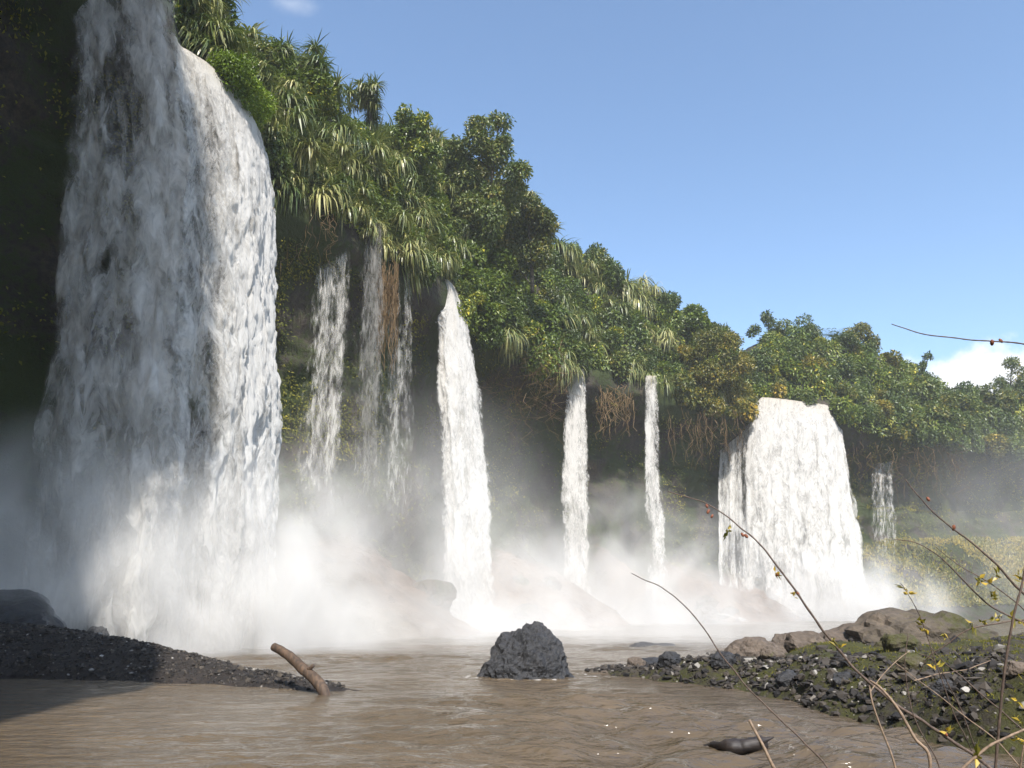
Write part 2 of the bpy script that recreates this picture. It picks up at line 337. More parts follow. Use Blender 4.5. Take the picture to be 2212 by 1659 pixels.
def bank_z(X, Y):
    d = sdist(BANK, X, Y); P = np.stack([X, Y, X*0], -1)
    d = d + fbm(P*.5, 3, 31)*.5
    top = (1.15 + .45*sstep(20, 12, Y) + .45*sstep(9, 22, X)*sstep(26, 20, Y))*(1-.75*sstep(23.5, 28.5, Y))
    z = np.where(d > 0, top*(1-np.exp(-np.maximum(d, 0)/1.1)), d*.5)
    return z + (fbm(P*1.1, 4, 33)*.22 + fbm(P*.35, 3, 37)*.25)*sstep(-.3, .8, d)*(1-.5*sstep(23.5, 28.5, Y)) - .04
def lbar_z(X, Y):
    d = sdist(LBAR, X, Y); P = np.stack([X, Y, X*0], -1)
    d = d + fbm(P*.45, 3, 41)*.4
    top = .30 + 1.3*sstep(-4, -19, X)
    z = np.where(d > 0, top*(1-np.exp(-np.maximum(d, 0)/1.6))*1.1, d*.4)
    return z + fbm(P*1.3, 4, 43)*.10*sstep(-.3, .6, d) - .03
def hfield(name, fn, x0, x1, y0, y1, step, mat, label, cat):
    xs = np.arange(x0, x1, step); ys = np.arange(y0, y1, step); X, Y = np.meshgrid(xs, ys, indexing='ij'); X, Y = X.ravel(), Y.ravel()
    V = np.stack([X, Y, np.maximum(fn(X, Y), -2.6)], 1)
    return add(name, mesh(name, V, grid_faces(len(xs), len(ys)), [mat], smooth=True), label, cat, kind='structure')
hfield('rocky_bank', bank_z, 1, 45.5, 9.6, 47.5, .16, M['bank'], 'stony bank with moss running out from the right', 'bank')
hfield('gravel_bar', lbar_z, -43, -3.2, 20.5, 35.5, .16, M['bar'], 'dark gravel bar reaching in from the left', 'gravel bar')

# ------------------------------------------------------------------ water
ROCK = np.array([at_z(1140, 1466, 0)[0], at_z(1140, 1466, 0)[1]+1.0])
yy = np.r_[np.linspace(5, 30, 330), np.linspace(30.2, 60, 160), np.linspace(61, 165, 90)]
uu = np.linspace(-1, 1, 420); Yg, Ug = np.meshgrid(yy, uu, indexing='ij'); Xg = Ug*(8+Yg*.95)
X, Y = Xg.ravel(), Yg.ravel(); P = np.stack([X*.8, Y*1.6, X*0], 1)
patch = sstep(-.25, .35, fbm(np.stack([X*.10, Y*.22, X*0], 1), 3, 57))
rip = (fbm(P*.45, 4, 51)*.08 + fbm(P*1.6, 3, 53)*.04)*(.45+.9*patch)
cur = np.exp(-((X - (2.2 - .30*(Y-14) + 2.0))/4.0)**2)*sstep(42, 28, Y)     # main current
rip = rip*(1+1.8*cur)
rip *= 1 + .8*sstep(24, 45, Y)
fo = np.zeros(len(X))
d = np.hypot((X-ROCK[0])/1.9, (Y-ROCK[1])/1.2); fo = np.maximum(fo, .50*np.exp(-((d-1.05)/.22)**2))
for (qx, qy, r, a) in [(at_z(1315, 1462, 0)[0], at_z(1315, 1462, 0)[1], .9, .52), (at_z(985, 1415, 0)[0], at_z(985, 1415, 0)[1], 2.2, .46), (at_z(820, 1440, 0)[0], at_z(820, 1440, 0)[1], 1.6, .42),
                       (at_z(690, 1425, 0)[0], at_z(690, 1425, 0)[1], 1.5, .40), (at_z(1570, 1612, 0)[0], at_z(1570, 1612, 0)[1], .55, .50), (at_z(1700, 1612, 0)[0], at_z(1700, 1612, 0)[1], .4, .46), (3, 34, 4, .42), (9, 50, 10, .36), (-7, 40, 6, .38)]:
    fo = np.maximum(fo, a*np.exp(-(((X-qx)**2+(Y-qy)**2)/r**2)))
fo = np.maximum(fo, .40*sstep(36, 52, Y)); fo = np.maximum(fo, (.04*cur + .06)*sstep(.0, .5, fbm(np.stack([X*.35, Y*1.1, X*0], 1), 3, 59)))
fo = np.maximum(fo, .42*np.exp(-(np.minimum(np.abs(sdist(BANK, X, Y)), np.abs(sdist(LBAR, X, Y)))/.22)**2))
add('water', mesh('water', np.stack([X, Y, rip], 1), grid_faces(len(yy), len(uu)), [M['river']], smooth=True, attrs={'foam': fo}), 'brown rippled pool below the falls', 'water', kind='structure')

# ------------------------------------------------------------------ rocks
def ico(n):
    import bmesh
    bm = bmesh.new(); bmesh.ops.create_icosphere(bm, subdivisions=n, radius=1)
    V = np.array([v.co for v in bm.verts]); Fc = np.array([[v.index for v in f.verts] for f in bm.faces]); bm.free(); return V, Fc
I4 = ico(4); I5, I6, I1, I2 = ico(5), ico(6), ico(1), ico(2)
def rock_mesh(name, dims, seed, mat, rough=.3, cut=6, I=I5):
    V, Fc = I; r = np.random.default_rng(seed); V = V.copy()
    for k in range(cut):                          # facets
        n = unit(r.normal(size=3)*np.array([1, 1, .8])); lim = r.uniform(.55, .82); dd = V@n; V = V - np.outer(np.maximum(dd-lim, 0)*.85, n)
    N = unit(V)
    V = V + N*(fbm(V*1.3, 3, seed)*rough + np.abs(fbm(V*3.2, 3, seed+5))*rough*.5 + fbm(V*8, 3, seed+9)*rough*.16)[:, None]
    V = V-(V.max(0)+V.min(0))/2; V = V/np.abs(V).max(0)
    return mesh(name, V*np.asarray(dims), Fc, [mat], smooth=False)
# central rock: lop-sided pyramid
V, Fc = I6; V = V.copy()
zc = np.clip(V[:, 2], 0, 1); hr = np.sqrt(np.maximum(1-zc**2, 1e-4)); want = (1-zc)**.62*.96+.06*np.sqrt(np.maximum(1-zc, 0))
sc_ = np.where(V[:, 2] > 0, want/hr, 1.0)
V = np.stack([V[:, 0]*sc_+.18*zc, V[:, 1]*sc_*.85, np.where(V[:, 2] > 0, V[:, 2], V[:, 2]*.4)], 1)
for k in range(9):
    n = unit(np.random.default_rng(100+k).normal(size=3)*np.array([1, 1, .6])); dd = V@n; V = V-np.outer(np.maximum(dd-.72, 0)*.6, n)
V += unit(V)*(fbm(V*1.7, 3, 61)*.20 + np.abs(fbm(V*4.5, 4, 63))*.16 + fbm(V*13, 3, 67)*.06)[:, None]
add('rock', mesh('rock', V*np.array([1.72, 1.5, 1.72]), Fc, [M['basalt']]), 'big dark pyramid-shaped rock standing alone in the pool', 'rock', loc=(ROCK[0], ROCK[1], -.06))

def boulder(px, py_top, Y, w, hgt, mat, label, seed, group=None, name='boulder', depth=None, rough=.26):
    p = at_y(px, py_top, Y); x = p[0]; ztop = p[2]
    me = rock_mesh(name, (w/2, (depth or w*.8)/2, hgt*.55), seed, mat, rough)
    return add(name, me, label, 'boulder', group, loc=(x, Y, ztop-hgt*.55))
boulder(1622, 1375, 33.5, 2.3, 1.9, M['boulder'], 'pointed brown boulder leftmost of the row in front of the far wide fall', 201)
boulder(1692, 1366, 34.5, 1.7, 1.7, M['boulder'], 'round-topped brown boulder between two larger ones at the foot of the wide fall', 202)
boulder(1755, 1368, 34.2, 1.2, 1.2, M['boulder'], 'small low brown boulder beside the round-topped one', 209)
boulder(1832, 1345, 33.5, 3.4, 2.4, M['boulder'], 'broad brown boulder against the left end of the mossy mound', 203)
boulder(1915, 1325, 32.5, 2.8, 3.0, M['mossboulder'], 'dark lumpy boulder built into the mossy mound', 207)
boulder(2010, 1312, 33.0, 7.2, 3.6, M['mossboulder'], 'large moss-topped rock mound on the right bank', 204, name='rock_mound', depth=5, rough=.34)
boulder(2140, 1400, 27, 1.7, 1.2, M['bank'], 'dark squat boulder on the right bank behind the twigs', 205)
boulder(1985, 1458, 21.5, 1.0, .8, M['basalt'], 'black boulder sunk in the bank below the mossy mound', 206)
boulder(2075, 1450, 18.5, .9, .9, M['mossboulder'], 'tan-topped boulder among the twigs on the bank', 208)
boulder(1415, 1420, 28.8, 2.3, 1.0, M['basalt'], 'grey jagged boulder at the water tip of the right bank', 210)
boulder(1490, 1424, 28.0, 1.9, 1.0, M['basalt'], 'knobbly grey boulder next to the tip of the right bank', 211)
brg = random.Random(5)
for k in range(16):
    bs = DS + brg.uniform(112, 178); bw = brg.uniform(.84, .935); bp = cliff_pt(np.array([bs]), np.array([bw]))[0]; bq = proj(bp)[0]
    bsz = brg.uniform(1.6, 4.2)
    lab = 'misty brown rock ' + ('low by the water ' if bw > .9 else 'up the slope ') + ('between slim fall and thin fall' if bq[0] < 1215 else 'between thin falls and far wide fall')
    o_ = add('rock', rock_mesh('rock', (bsz/2, bsz*.4, bsz*.36), 230+k, M['boulder'], .3, I=I4), lab, 'rock', lab, loc=bp)
boulder(1308, 1448, 27.5, .5, .45, M['boulder'], 'little reddish stone in white water beside the big pyramid rock', 212)
boulder(1408, 1385, 46, 3.0, 1.2, M['basalt'], 'misty low rock at the foot of a thin fall', 213)
boulder(45, 1272, 33.5, 6.0, 3.8, M['basalt'], 'black wet rock at the far left under the shaded fall', 214)
boulder(110, 1335, 33.0, 1.9, 1.4, M['basalt'], 'small black rock at the end of the trickle on the far left', 215)
boulder(212, 1352, 35, 1.0, .8, M['basalt'], 'tiny dark rock in mist behind the gravel bar', 216)
boulder(1225, 1320, 92, 8.5, 3.4, M['basalt'], 'misty rock shelf struck by the left one of the thin falls', 217)
boulder(1570, 1335, 105, 10, 6, M['boulder'], 'misty brown rock with a little cascade beside the wide fall', 218)

def pebbles(name, fn, region, n, smin, smax, label, zmin=.03, seed=5, white=.05, front=None):
    r = np.random.default_rng(seed); x0, x1, y0, y1 = region
    X = r.uniform(x0, x1, n*5); Y = r.uniform(y0, y1, n*5); Z = fn(X, Y)
    keep = (Z > zmin) & (Z < 3)
    if front is not None: keep &= r.random(len(X)) < front(X, Y)
    X, Y, Z = X[keep][:n], Y[keep][:n], Z[keep][:n]; n = len(X)
    V0, F0 = I1; nv = len(V0)
    s = smin + (smax-smin)*r.random(n)**4.5
    sc = s[:, None]*r.uniform(.55, 1.5, (n, 3))*np.array([1, 1, .7])
    jit = 1 + r.normal(size=(n, nv, 1))*.20; dv = unit(r.normal(size=(n, 5, 3))); dd_ = np.einsum('nkc,vc->nkv', dv, V0); jit = jit*(1-np.maximum(dd_-.5, 0).sum(1)[..., None]*.7)
    ang = r.uniform(0, 6.28, n); c, sn = np.cos(ang), np.sin(ang)
    Vl = V0[None]*jit*sc[:, None, :]
    V = np.stack([Vl[..., 0]*c[:, None]-Vl[..., 1]*sn[:, None]+X[:, None], Vl[..., 0]*sn[:, None]+Vl[..., 1]*c[:, None]+Y[:, None], Vl[..., 2]+Z[:, None]+s[:, None]*.15], -1).reshape(-1, 3)
    Fc = (F0[None]+(np.arange(n)*nv)[:, None, None]).reshape(-1, 3)
    tint = r.random(n)*.85; wsel = r.random(n) < white; tint[wsel] = r.uniform(.88, 1, wsel.sum())
    add(name, mesh(name, V, Fc, [M['pebble']], attrs={'tint': np.repeat(tint, nv)}), label, 'stones', kind='stuff')
bd = lambda X, Y: np.clip(np.where(sdist(BANK, X, Y) < 1.8, .9, .12)*np.where(Y < 30, 1, .4)+.5*fbm(np.stack([X, Y, X*0], 1)*.6, 3, 95), 0, 1)
pebbles('gravel', bank_z, (2, 24, 10, 40), 22000, .02, .15, 'dark and pale stones strewn over the edge of the right bank', zmin=-.02, seed=5, white=.07, front=bd)
for k, (bx, by, bw_, kind_) in enumerate([(7.9, 15.2, .42, 'basalt'), (8.6, 14.0, .4, 'boulder'), (7.4, 18.4, .5, 'basalt'), (8.4, 17.3, .6, 'mossboulder'), (7.0, 21.0, .6, 'basalt'), (9.3, 19.5, .8, 'mossboulder'),
        (6.2, 24.0, .7, 'basalt'), (7.5, 23.5, .7, 'boulder'), (5.0, 26.0, .7, 'basalt'), (10.5, 22.5, .9, 'mossboulder'), (4.2, 27.6, .6, 'boulder'), (9.0, 25.0, 1.1, 'boulder'), (12.0, 25.5, 1.2, 'mossboulder')]):
    z_ = float(bank_z(np.array([bx]), np.array([by]))[0]); q_ = proj(np.array([bx, by, z_]))[0]
    lab = {'basalt': 'craggy black stone', 'boulder': 'craggy brown stone', 'mossboulder': 'moss-topped stone'}[kind_] + (' at the water edge' if bx < 8.2 and by < 27 else ' set back') + ' on the right bank, ' + ('nearest the viewer' if by < 15 else 'behind the crossing twigs' if by < 19.9 else 'toward its misty tip')
    add('stone', rock_mesh('stone', (bw_*.55, bw_*.45, bw_*.42), 260+k, M[kind_], .34, I=I4), lab, 'stone', lab, loc=(bx, by, z_+bw_*.12))
pebbles('bar_pebbles', lbar_z, (-24, -4, 21.5, 34), 9000, .03, .10, 'dark pebbles covering the gravel bar on the left', zmin=.0, seed=6, white=.035)

# ------------------------------------------------------------------ logs
def tube(pts, rad, seg_n=8, jitter=0.0, seed=0, cap=True):
    pts = np.asarray(pts, float); rad = np.asarray(rad, float); n = len(pts)
    T = unit(np.gradient(pts, axis=0)); up = np.array([0, 0, 1.0]) if abs(T[0][2]) < .9 else np.array([1.0, 0, 0])
    A = unit(np.cross(T, up)); B = np.cross(T, A); an = np.arange(seg_n)*2*np.pi/seg_n
    V = pts[:, None]+rad[:, None, None]*(A[:, None]*np.cos(an)[None, :, None]+B[:, None]*np.sin(an)[None, :, None]); V = V.reshape(-1, 3)
    if jitter: V = V + (fbm(V*6, 3, seed)*jitter)[:, None]*unit(V-np.repeat(pts, seg_n, 0))
    i = np.arange(n-1)[:, None]*seg_n; k = np.arange(seg_n)[None]; k2 = (k+1) % seg_n
    Fq = np.stack([i+k, i+k2, i+seg_n+k2, i+seg_n+k], -1).reshape(-1, 4)
    if cap:
        V = np.r_[V, pts[:1], pts[-1:]]; kk = np.arange(seg_n)
        c0 = np.stack([kk*0+len(V)-2, (kk+1) % seg_n, kk, kk], 1); c1 = np.stack([kk*0+len(V)-1, kk+(n-1)*seg_n, (kk+1) % seg_n+(n-1)*seg_n, (kk+1) % seg_n+(n-1)*seg_n], 1)
        return V, np.r_[Fq, c0, c1]
    return V, Fq
def tri_fix(V, Fq):          # caps carry a doubled corner: split everything into triangles
    a = Fq[:, [0, 1, 2]]; b = Fq[Fq[:, 2] != Fq[:, 3]][:, [0, 2, 3]]; return V, np.r_[a, b]
def spline(pts, n):
    pts = np.asarray(pts, float); m = len(pts); t = np.linspace(0, m-1, n); i = np.clip(t.astype(int), 0, m-2); f = (t-i)[:, None]
    p0 = pts[np.maximum(i-1, 0)]; p1 = pts[i]; p2 = pts[i+1]; p3 = pts[np.minimum(i+2, m-1)]
    return .5*(2*p1+(p2-p0)*f+(2*p0-5*p1+4*p2-p3)*f*f+(3*p1-p0-3*p2+p3)*f**3)
lp = [at_y(708, 1500, 21.3), at_y(690, 1478, 21.5), at_y(655, 1445, 21.9), at_y(622, 1415, 22.3), at_y(592, 1397, 22.7)]
lp[0][2] -= .15
pts = spline(lp, 40); rad = np.interp(np.linspace(0, 1, 40), [0, .3, .8, 1], [.13, .15, .125, .11])
V, Fq = tri_fix(*tube(pts, rad*(1+.06*fbm(np.stack([pts[:, 2]*2, pts[:, 2]*0, pts[:, 2]*0], 1), 2, 8)), 18, .018, 3))
log = add('log', mesh('log', V, Fq, [M['wood']], smooth=True), 'broken tree trunk leaning out of the water off the gravel bar tip', 'log')
kn = [pts[18]+np.array([.1, -.1, .05]), pts[18]+np.array([.2, -.16, .12]), pts[18]+np.array([.26, -.18, .17])]
V, Fq = tri_fix(*tube(spline(kn, 6), np.array([.06, .055, .05, .045, .04, .03]), 8))
add('branch_stub', mesh('branch_stub', V, Fq, [M['wood']], smooth=True), parent=log)
lp = [at_z(1520, 1612, -.12), at_z(1570, 1612, -.02), at_z(1600, 1612, -.01), at_z(1635, 1608, .02), at_z(1650, 1604, .04)]
pts = spline(lp, 26); rad = np.interp(np.linspace(0, 1, 26), [0, .4, .9, 1], [.05, .10, .11, .05])
V, Fq = tri_fix(*tube(pts, rad, 14, .07, 5))
l2 = add('driftwood', mesh('driftwood', V, Fq, [M['wetwood']], smooth=True), 'wet black log half sunk in the current near the twigs', 'driftwood')
lp = [at_z(1640, 1603, .07), at_z(1655, 1598, .10), at_z(1672, 1592, .14)]
V, Fq = tri_fix(*tube(spline(lp, 8), np.linspace(.07, .008, 8), 8)); add('splinter', mesh('splinter', V, Fq, [M['wetwood']], smooth=True), parent=l2)

# ------------------------------------------------------------------ waterfalls
def fall(name, lipP, baseP, dens_fn, label, layers=3, res=.16, amp=1.0, seed=0, gap=.55, group=None, curve=1.0, mat='fall'):
    """lipP/baseP: world polylines (x,y,z) across the fall; water leaves the lip and drops ballistically."""
    lipP = np.asarray(lipP, float); baseP = np.asarray(baseP, float)
    wid = np.linalg.norm(np.diff(lipP[:, :2], axis=0), axis=1).sum() + .01; wb = np.linalg.norm(np.diff(baseP[:, :2], axis=0), axis=1).sum()
    wid = max(wid, wb)
    hgt = (lipP[:, 2].mean()-baseP[:, 2].mean())
    nu = int(np.clip(wid/res, 10, 260)); nt = int(np.clip(hgt/(res*1.3), 40, 320))
    VV, FF, DD, PR, UVs = [], [], [], [], []; off = 0
    s = np.linspace(0, 1, nu); tau = np.linspace(0, 1, nt)**.8
    def along(Pl, s):
        d = np.r_[0, np.cumsum(np.linalg.norm(np.diff(Pl, axis=0), axis=1)+1e-6)]; d /= d[-1]
        return np.stack([np.interp(s, d, Pl[:, k]) for k in range(3)], 1)
    A, B = along(lipP, s), along(baseP, s)
    mid = unit((B-A)[:, :2].mean(0)[None])[0]; 
    for L_ in range(layers):
        Sg, Tg = np.meshgrid(s, tau, indexing='ij')
        P = A[:, None]*(1-Tg[..., None]**curve) + B[:, None]*(Tg[..., None]**curve)
        P[..., 2] = A[:, None, 2] + (B-A)[:, None, 2]*Tg**2
        dist = Tg**2*hgt
        k = L_-(layers-1)/2
        q = np.stack([Sg*wid*.55, dist*.14+Tg*2, np.full_like(Sg, L_*7.3+seed)], -1).reshape(-1, 3)
        q2 = q*np.array([3.2, 4.2, 1]); q3 = q*np.array([8, 12, 1])
        grow = (.18 + .9*Tg)
        dn = ((fbm(q, 3, seed)*.8 + fbm(q2, 3, seed+3)*.5 + fbm(q3, 3, seed+5)*.45).reshape(Sg.shape))*amp*grow*.5 - k*gap*(.3+Tg)
        dl = (fbm(q*1.3+50, 3, seed+7).reshape(Sg.shape))*amp*.8*Tg
        n3 = np.array([mid[0], mid[1], 0]); l3 = np.array([-mid[1], mid[0], 0])
        P = P + dn[..., None]*n3 + dl[..., None]*l3
        P[..., 2] += fbm(q2+9, 2, seed+8).reshape(Sg.shape)*.25*grow
        edge = np.minimum(Sg, 1-Sg)*wid + fbm(q3*1.5+4, 3, seed+15).reshape(Sg.shape)*.35
        dens = dens_fn(Sg, Tg, edge, L_, fbm(q*.8+11, 3, seed+13).reshape(Sg.shape))*sstep(0, .03, Tg)*(1-.35*sstep(.8, 1, Tg))
        VV.append(P.reshape(-1, 3)); FF.append(grid_faces(nu, nt, off)); off += nu*nt
        DD.append(np.clip(dens, 0, 1).ravel()); PR.append(Tg.ravel())
        UVs.append(np.stack([Sg*wid, dist+Tg*3, np.full_like(Sg, L_*9.1+seed)], -1).reshape(-1, 3))
    me = mesh(name, np.concatenate(VV), np.concatenate(FF), [M[mat]], smooth=True, attrs={'dens': np.concatenate(DD), 'prog': np.concatenate(PR), 'nx': np.full(off, mid[0]), 'ny': np.full(off, mid[1])}, uv=np.concatenate(UVs))
    return add(name, me, label, 'waterfall', group)
def lipz(pts, z=Z0): return [at_z(a, b, z) for a, b in pts]
def foot(pts, z=0.0): return [np.array([ground_x(px, Y, z), Y, z]) for px, Y in pts]
def edge_soft(e, w): return sstep(0, w, e)

# shaded curtain, left half of the great fall
def d1(S_, T, e, L_, n):
    strands = .70*np.exp(-((S_-.22-.03*n)/.13)**2) + .95*np.exp(-((S_-.74+.02*n)/.17)**2) + .22*np.exp(-((S_-.48)/.2)**2)*sstep(.3, .8, T)
    return np.clip(.35+strands*.47+.42*n+.12*T**2, 0, .80)*edge_soft(e, .5+1.2*T)*(1-.12*L_)
fall('waterfall', [(-28.9, 39.9, 41.2), (-26.6, 39.9, 41.1), (-24.4, 39.7, 41.0), (-22.6, 39.3, 40.8)],
     foot([(15, 37.0), (150, 36.2), (270, 36.2), (390, 36.8)]), d1, 'tall dim shaded curtain of water at the far left, its top out of view', seed=11, amp=1.0, mat='veil')
# great sunlit lobe
lp = lipz([(352, 62), (375, 98), (440, 140), (490, 190), (535, 262), (556, 330)])
def d2(S_, T, e, L_, n):
    hole = .62*np.exp(-((S_-.16)/.17)**2)*sstep(.12, .45, T)*sstep(1.0, .8, T)
    return (.88 + .30*n*T + .12*n - hole*.6 - .06*L_*T)*edge_soft(e+.25*n, .25+.7*T)
fall('waterfall', lp, foot([(300, 38), (380, 39.5), (470, 42), (528, 45), (564, 48), (578, 50)]), d2, 'broad foaming fall, its right half bright in the sun, nearest the viewer', seed=23, amp=1.15, res=.13)
# wispy trickles
def wisp(base):
    def f(S_, T, e, L_, n): return np.clip(base+.06+.20*n+.08*np.sin(S_*17+L_), 0, .7)*edge_soft(e, .8+.5*T)*sstep(1.02, .8, T)*sstep(0, .05, T)
    return f
fall('waterfall', [p+np.array([.5, -.4, .3]) for p in lipz([(690, 474), (752, 474)], 35.6)], foot([(598, 60.5), (732, 62)], 2), wisp(.31), 'wispy curtain of drops just right of the broad fall', layers=3, mat='drops', seed=31, amp=.5, gap=.3)
fall('waterfall', lipz([(783, 480), (824, 480)], 35.8), foot([(735, 64), (828, 64.5)], 3), wisp(.42), 'wispy thread of water beside the strip of dead brown fern', layers=3, mat='drops', seed=37, amp=.45, gap=.3)
fall('waterfall', lipz([(825, 590), (890, 590)], 33), foot([(798, 68), (898, 69)], 3), wisp(.31), 'very faint veil of drops between the brown fern strip and the slim fall', layers=2, mat='drops', seed=41, amp=.4, gap=.3)
# slim fall
def d3(S_, T, e, L_, n): return (.82+.3*n*T+.1*n-.05*L_)*edge_soft(e+.25*n*T, .35+1.0*T)
fall('waterfall', lipz([(928, 606), (962, 604), (975, 622)]), foot([(955, 74.5), (1020, 76), (1078, 77)]), d3, 'slim solid white fall arching down from under the strap leaves', seed=53, amp=.75, gap=.45, res=.14)
# thin falls
def d4(S_, T, e, L_, n): return (.68+.35*n-.04*L_)*edge_soft(e+.2*n*T, .5+.4*T)
fall('waterfall', lipz([(1236, 775), (1264, 775)], 35.5), foot([(1207, 101), (1282, 101.5)], 1.5), d4, 'thin white fall dropping from leafy vines behind the pyramid rock', seed=59, amp=.5, gap=.4)
fall('waterfall', lipz([(1395, 812), (1420, 812)], 35.3), foot([(1398, 110), (1442, 110)], 5), lambda S_, T, e, L_, n: (.55+.45*n-.04*L_)*edge_soft(e+.2*n*T, .55), 'narrow broken fall under hanging straps left of the far wide fall', seed=61, amp=.45, gap=.4)
fall('waterfall', [np.array([ground_x(1412, 109.5, 7), 109.5, 7]), np.array([ground_x(1436, 109, 7), 109, 7])], foot([(1372, 104), (1425, 104), (1470, 105)], .2), lambda S_, T, e, L_, n: (.36+.5*n)*edge_soft(e, .9), 'short cascade splaying over rock at the foot of the narrow broken fall', seed=67, amp=.5, gap=.3, layers=2)
fall('waterfall', lipz([(1452, 868), (1460, 868)], 33), foot([(1452, 116), (1462, 116)], 8), wisp(.31), 'single thread of dripping water right of the narrow broken fall', layers=1, seed=71, amp=.2)
# far wide fall
lp = [at_z(1624, 884, 35.2)+np.array([.35, -.9, .3])]+[p+np.array([.35, -.9, .5]) for p in lipz([(1640, 867), (1690, 872), (1745, 879), (1782, 884)])]+[at_z(1793, 893, 35.7)+np.array([.35, -.9, .5]), at_z(1801, 915, 34.2)+np.array([.35, -.9, .4])]
def d6(S_, T, e, L_, n):
    slot = .28*np.exp(-((S_-.47)/.05)**2)*T + .25*np.exp(-((S_-.13)/.05)**2)*T
    return (.86+.35*n*T+.1*n-slot-.05*L_)*edge_soft(e+.3*n*T, .4+.6*T)
fall('waterfall', lp, foot([(1612, 126), (1700, 125), (1800, 125), (1888, 126)], .5), d6, 'far wide creamy fall pouring beside yellow-green trees on the right', seed=73, amp=1.3, gap=.7, res=.22)
fall('waterfall', lipz([(1566, 920), (1626, 890)], 34.5), foot([(1556, 123), (1632, 124.5)], 1), lambda S_, T, e, L_, n: (.42+.4*n+.25*np.exp(-((S_-.42)/.07)**2)+.2*np.exp(-((S_-.05)/.04)**2))*edge_soft(e, .25), 'thin streaky veil of water along the left edge of the far wide fall', seed=79, amp=.5, gap=.4, res=.2)
fall('waterfall', lipz([(1890, 985), (1940, 985)], 31), foot([(1885, 131), (1952, 131)], 6), wisp(.36), 'ghostly faint fall in shadow right of the far wide fall', layers=2, mat='drops', seed=83, amp=.5, gap=.3, res=.2)
fall('waterfall', [at_y(1535, 1328, 104), at_y(1552, 1325, 104)], foot([(1590, 99), (1625, 99)], .3), lambda S_, T, e, L_, n: (.6+.5*n)*edge_soft(e, .5), 'small cascade running off brown rock beside the far wide fall', seed=89, amp=.4, layers=2, gap=.3, res=.12)
fall('waterfall', [at_y(72, 1300, 31.6), at_y(90, 1303, 31.6)], foot([(92, 31), (118, 31)], .2), lambda S_, T, e, L_, n: (.42+.5*n)*edge_soft(e, .3), 'little trickle sliding off the black rock at the far left', seed=97, amp=.12, layers=2, gap=.08, res=.05)
fall('waterfall', [at_y(618, 1222, 52), at_y(636, 1214, 52)], [at_y(655, 1300, 50), at_y(676, 1310, 50)], lambda S_, T, e, L_, n: (.42+.5*n)*edge_soft(e, .2)*sstep(1, .6, T), 'small arched jet of spray at the right foot of the broad fall', seed=101, amp=.2, layers=2, gap=.15, res=.08)

# ------------------------------------------------------------------ plants
def leaves(C, A, Nn, Ln, Wd, tint, fold=.18):
    """diamond leaves; C centres, A axis, Nn rough normal"""
    A = unit(A); B = unit(np.cross(A, Nn)); Nn = np.cross(B, A)
    L2 = Ln[:, None]; W2 = Wd[:, None]
    V = np.stack([C, C+A*L2*.42+B*W2*.5+Nn*W2*fold, C+A*L2+Nn*(-L2*.12), C+A*L2*.42-B*W2*.5+Nn*W2*fold], 1)
    n = len(C); return V.reshape(-1, 3), np.arange(n*4).reshape(n, 4), np.repeat(tint, 4)
def bush_mesh(name, seed, mat, n=2900, Rr=1.9, lsize=.36, nb=12, flat=(1, 1, .85), droop=.35):
    r = np.random.default_rng(seed)
    bc = r.normal(size=(nb, 3)); bc = unit(bc)*r.random((nb, 1))**.5*Rr*.72*np.array(flat); br = r.uniform(.35, .62, nb)*Rr*.8; bt = r.normal(0, .11, nb)
    i = r.choice(nb, n, p=br**2/np.sum(br**2)); d = unit(r.normal(size=(n, 3)) + np.array([0, 0, .25])); rad = br[i]*(.55+.5*r.random(n)**.6)
    C = bc[i]+d*rad[:, None]
    A = d*.7+r.normal(size=(n, 3))*.6+np.array([0, 0, -droop]); N = d+np.array([0, 0, .5])+r.normal(size=(n, 3))*.35
    ln = lsize*r.uniform(.65, 1.35, n); tint = np.clip(.45+bt[i]+r.normal(0, .15, n), 0, 1)
    V, Fq, ti = leaves(C, A, N, ln, ln*r.uniform(.42, .6, n), tint)
    return mesh(name, V, Fq, [mat], attrs={'tint': ti})
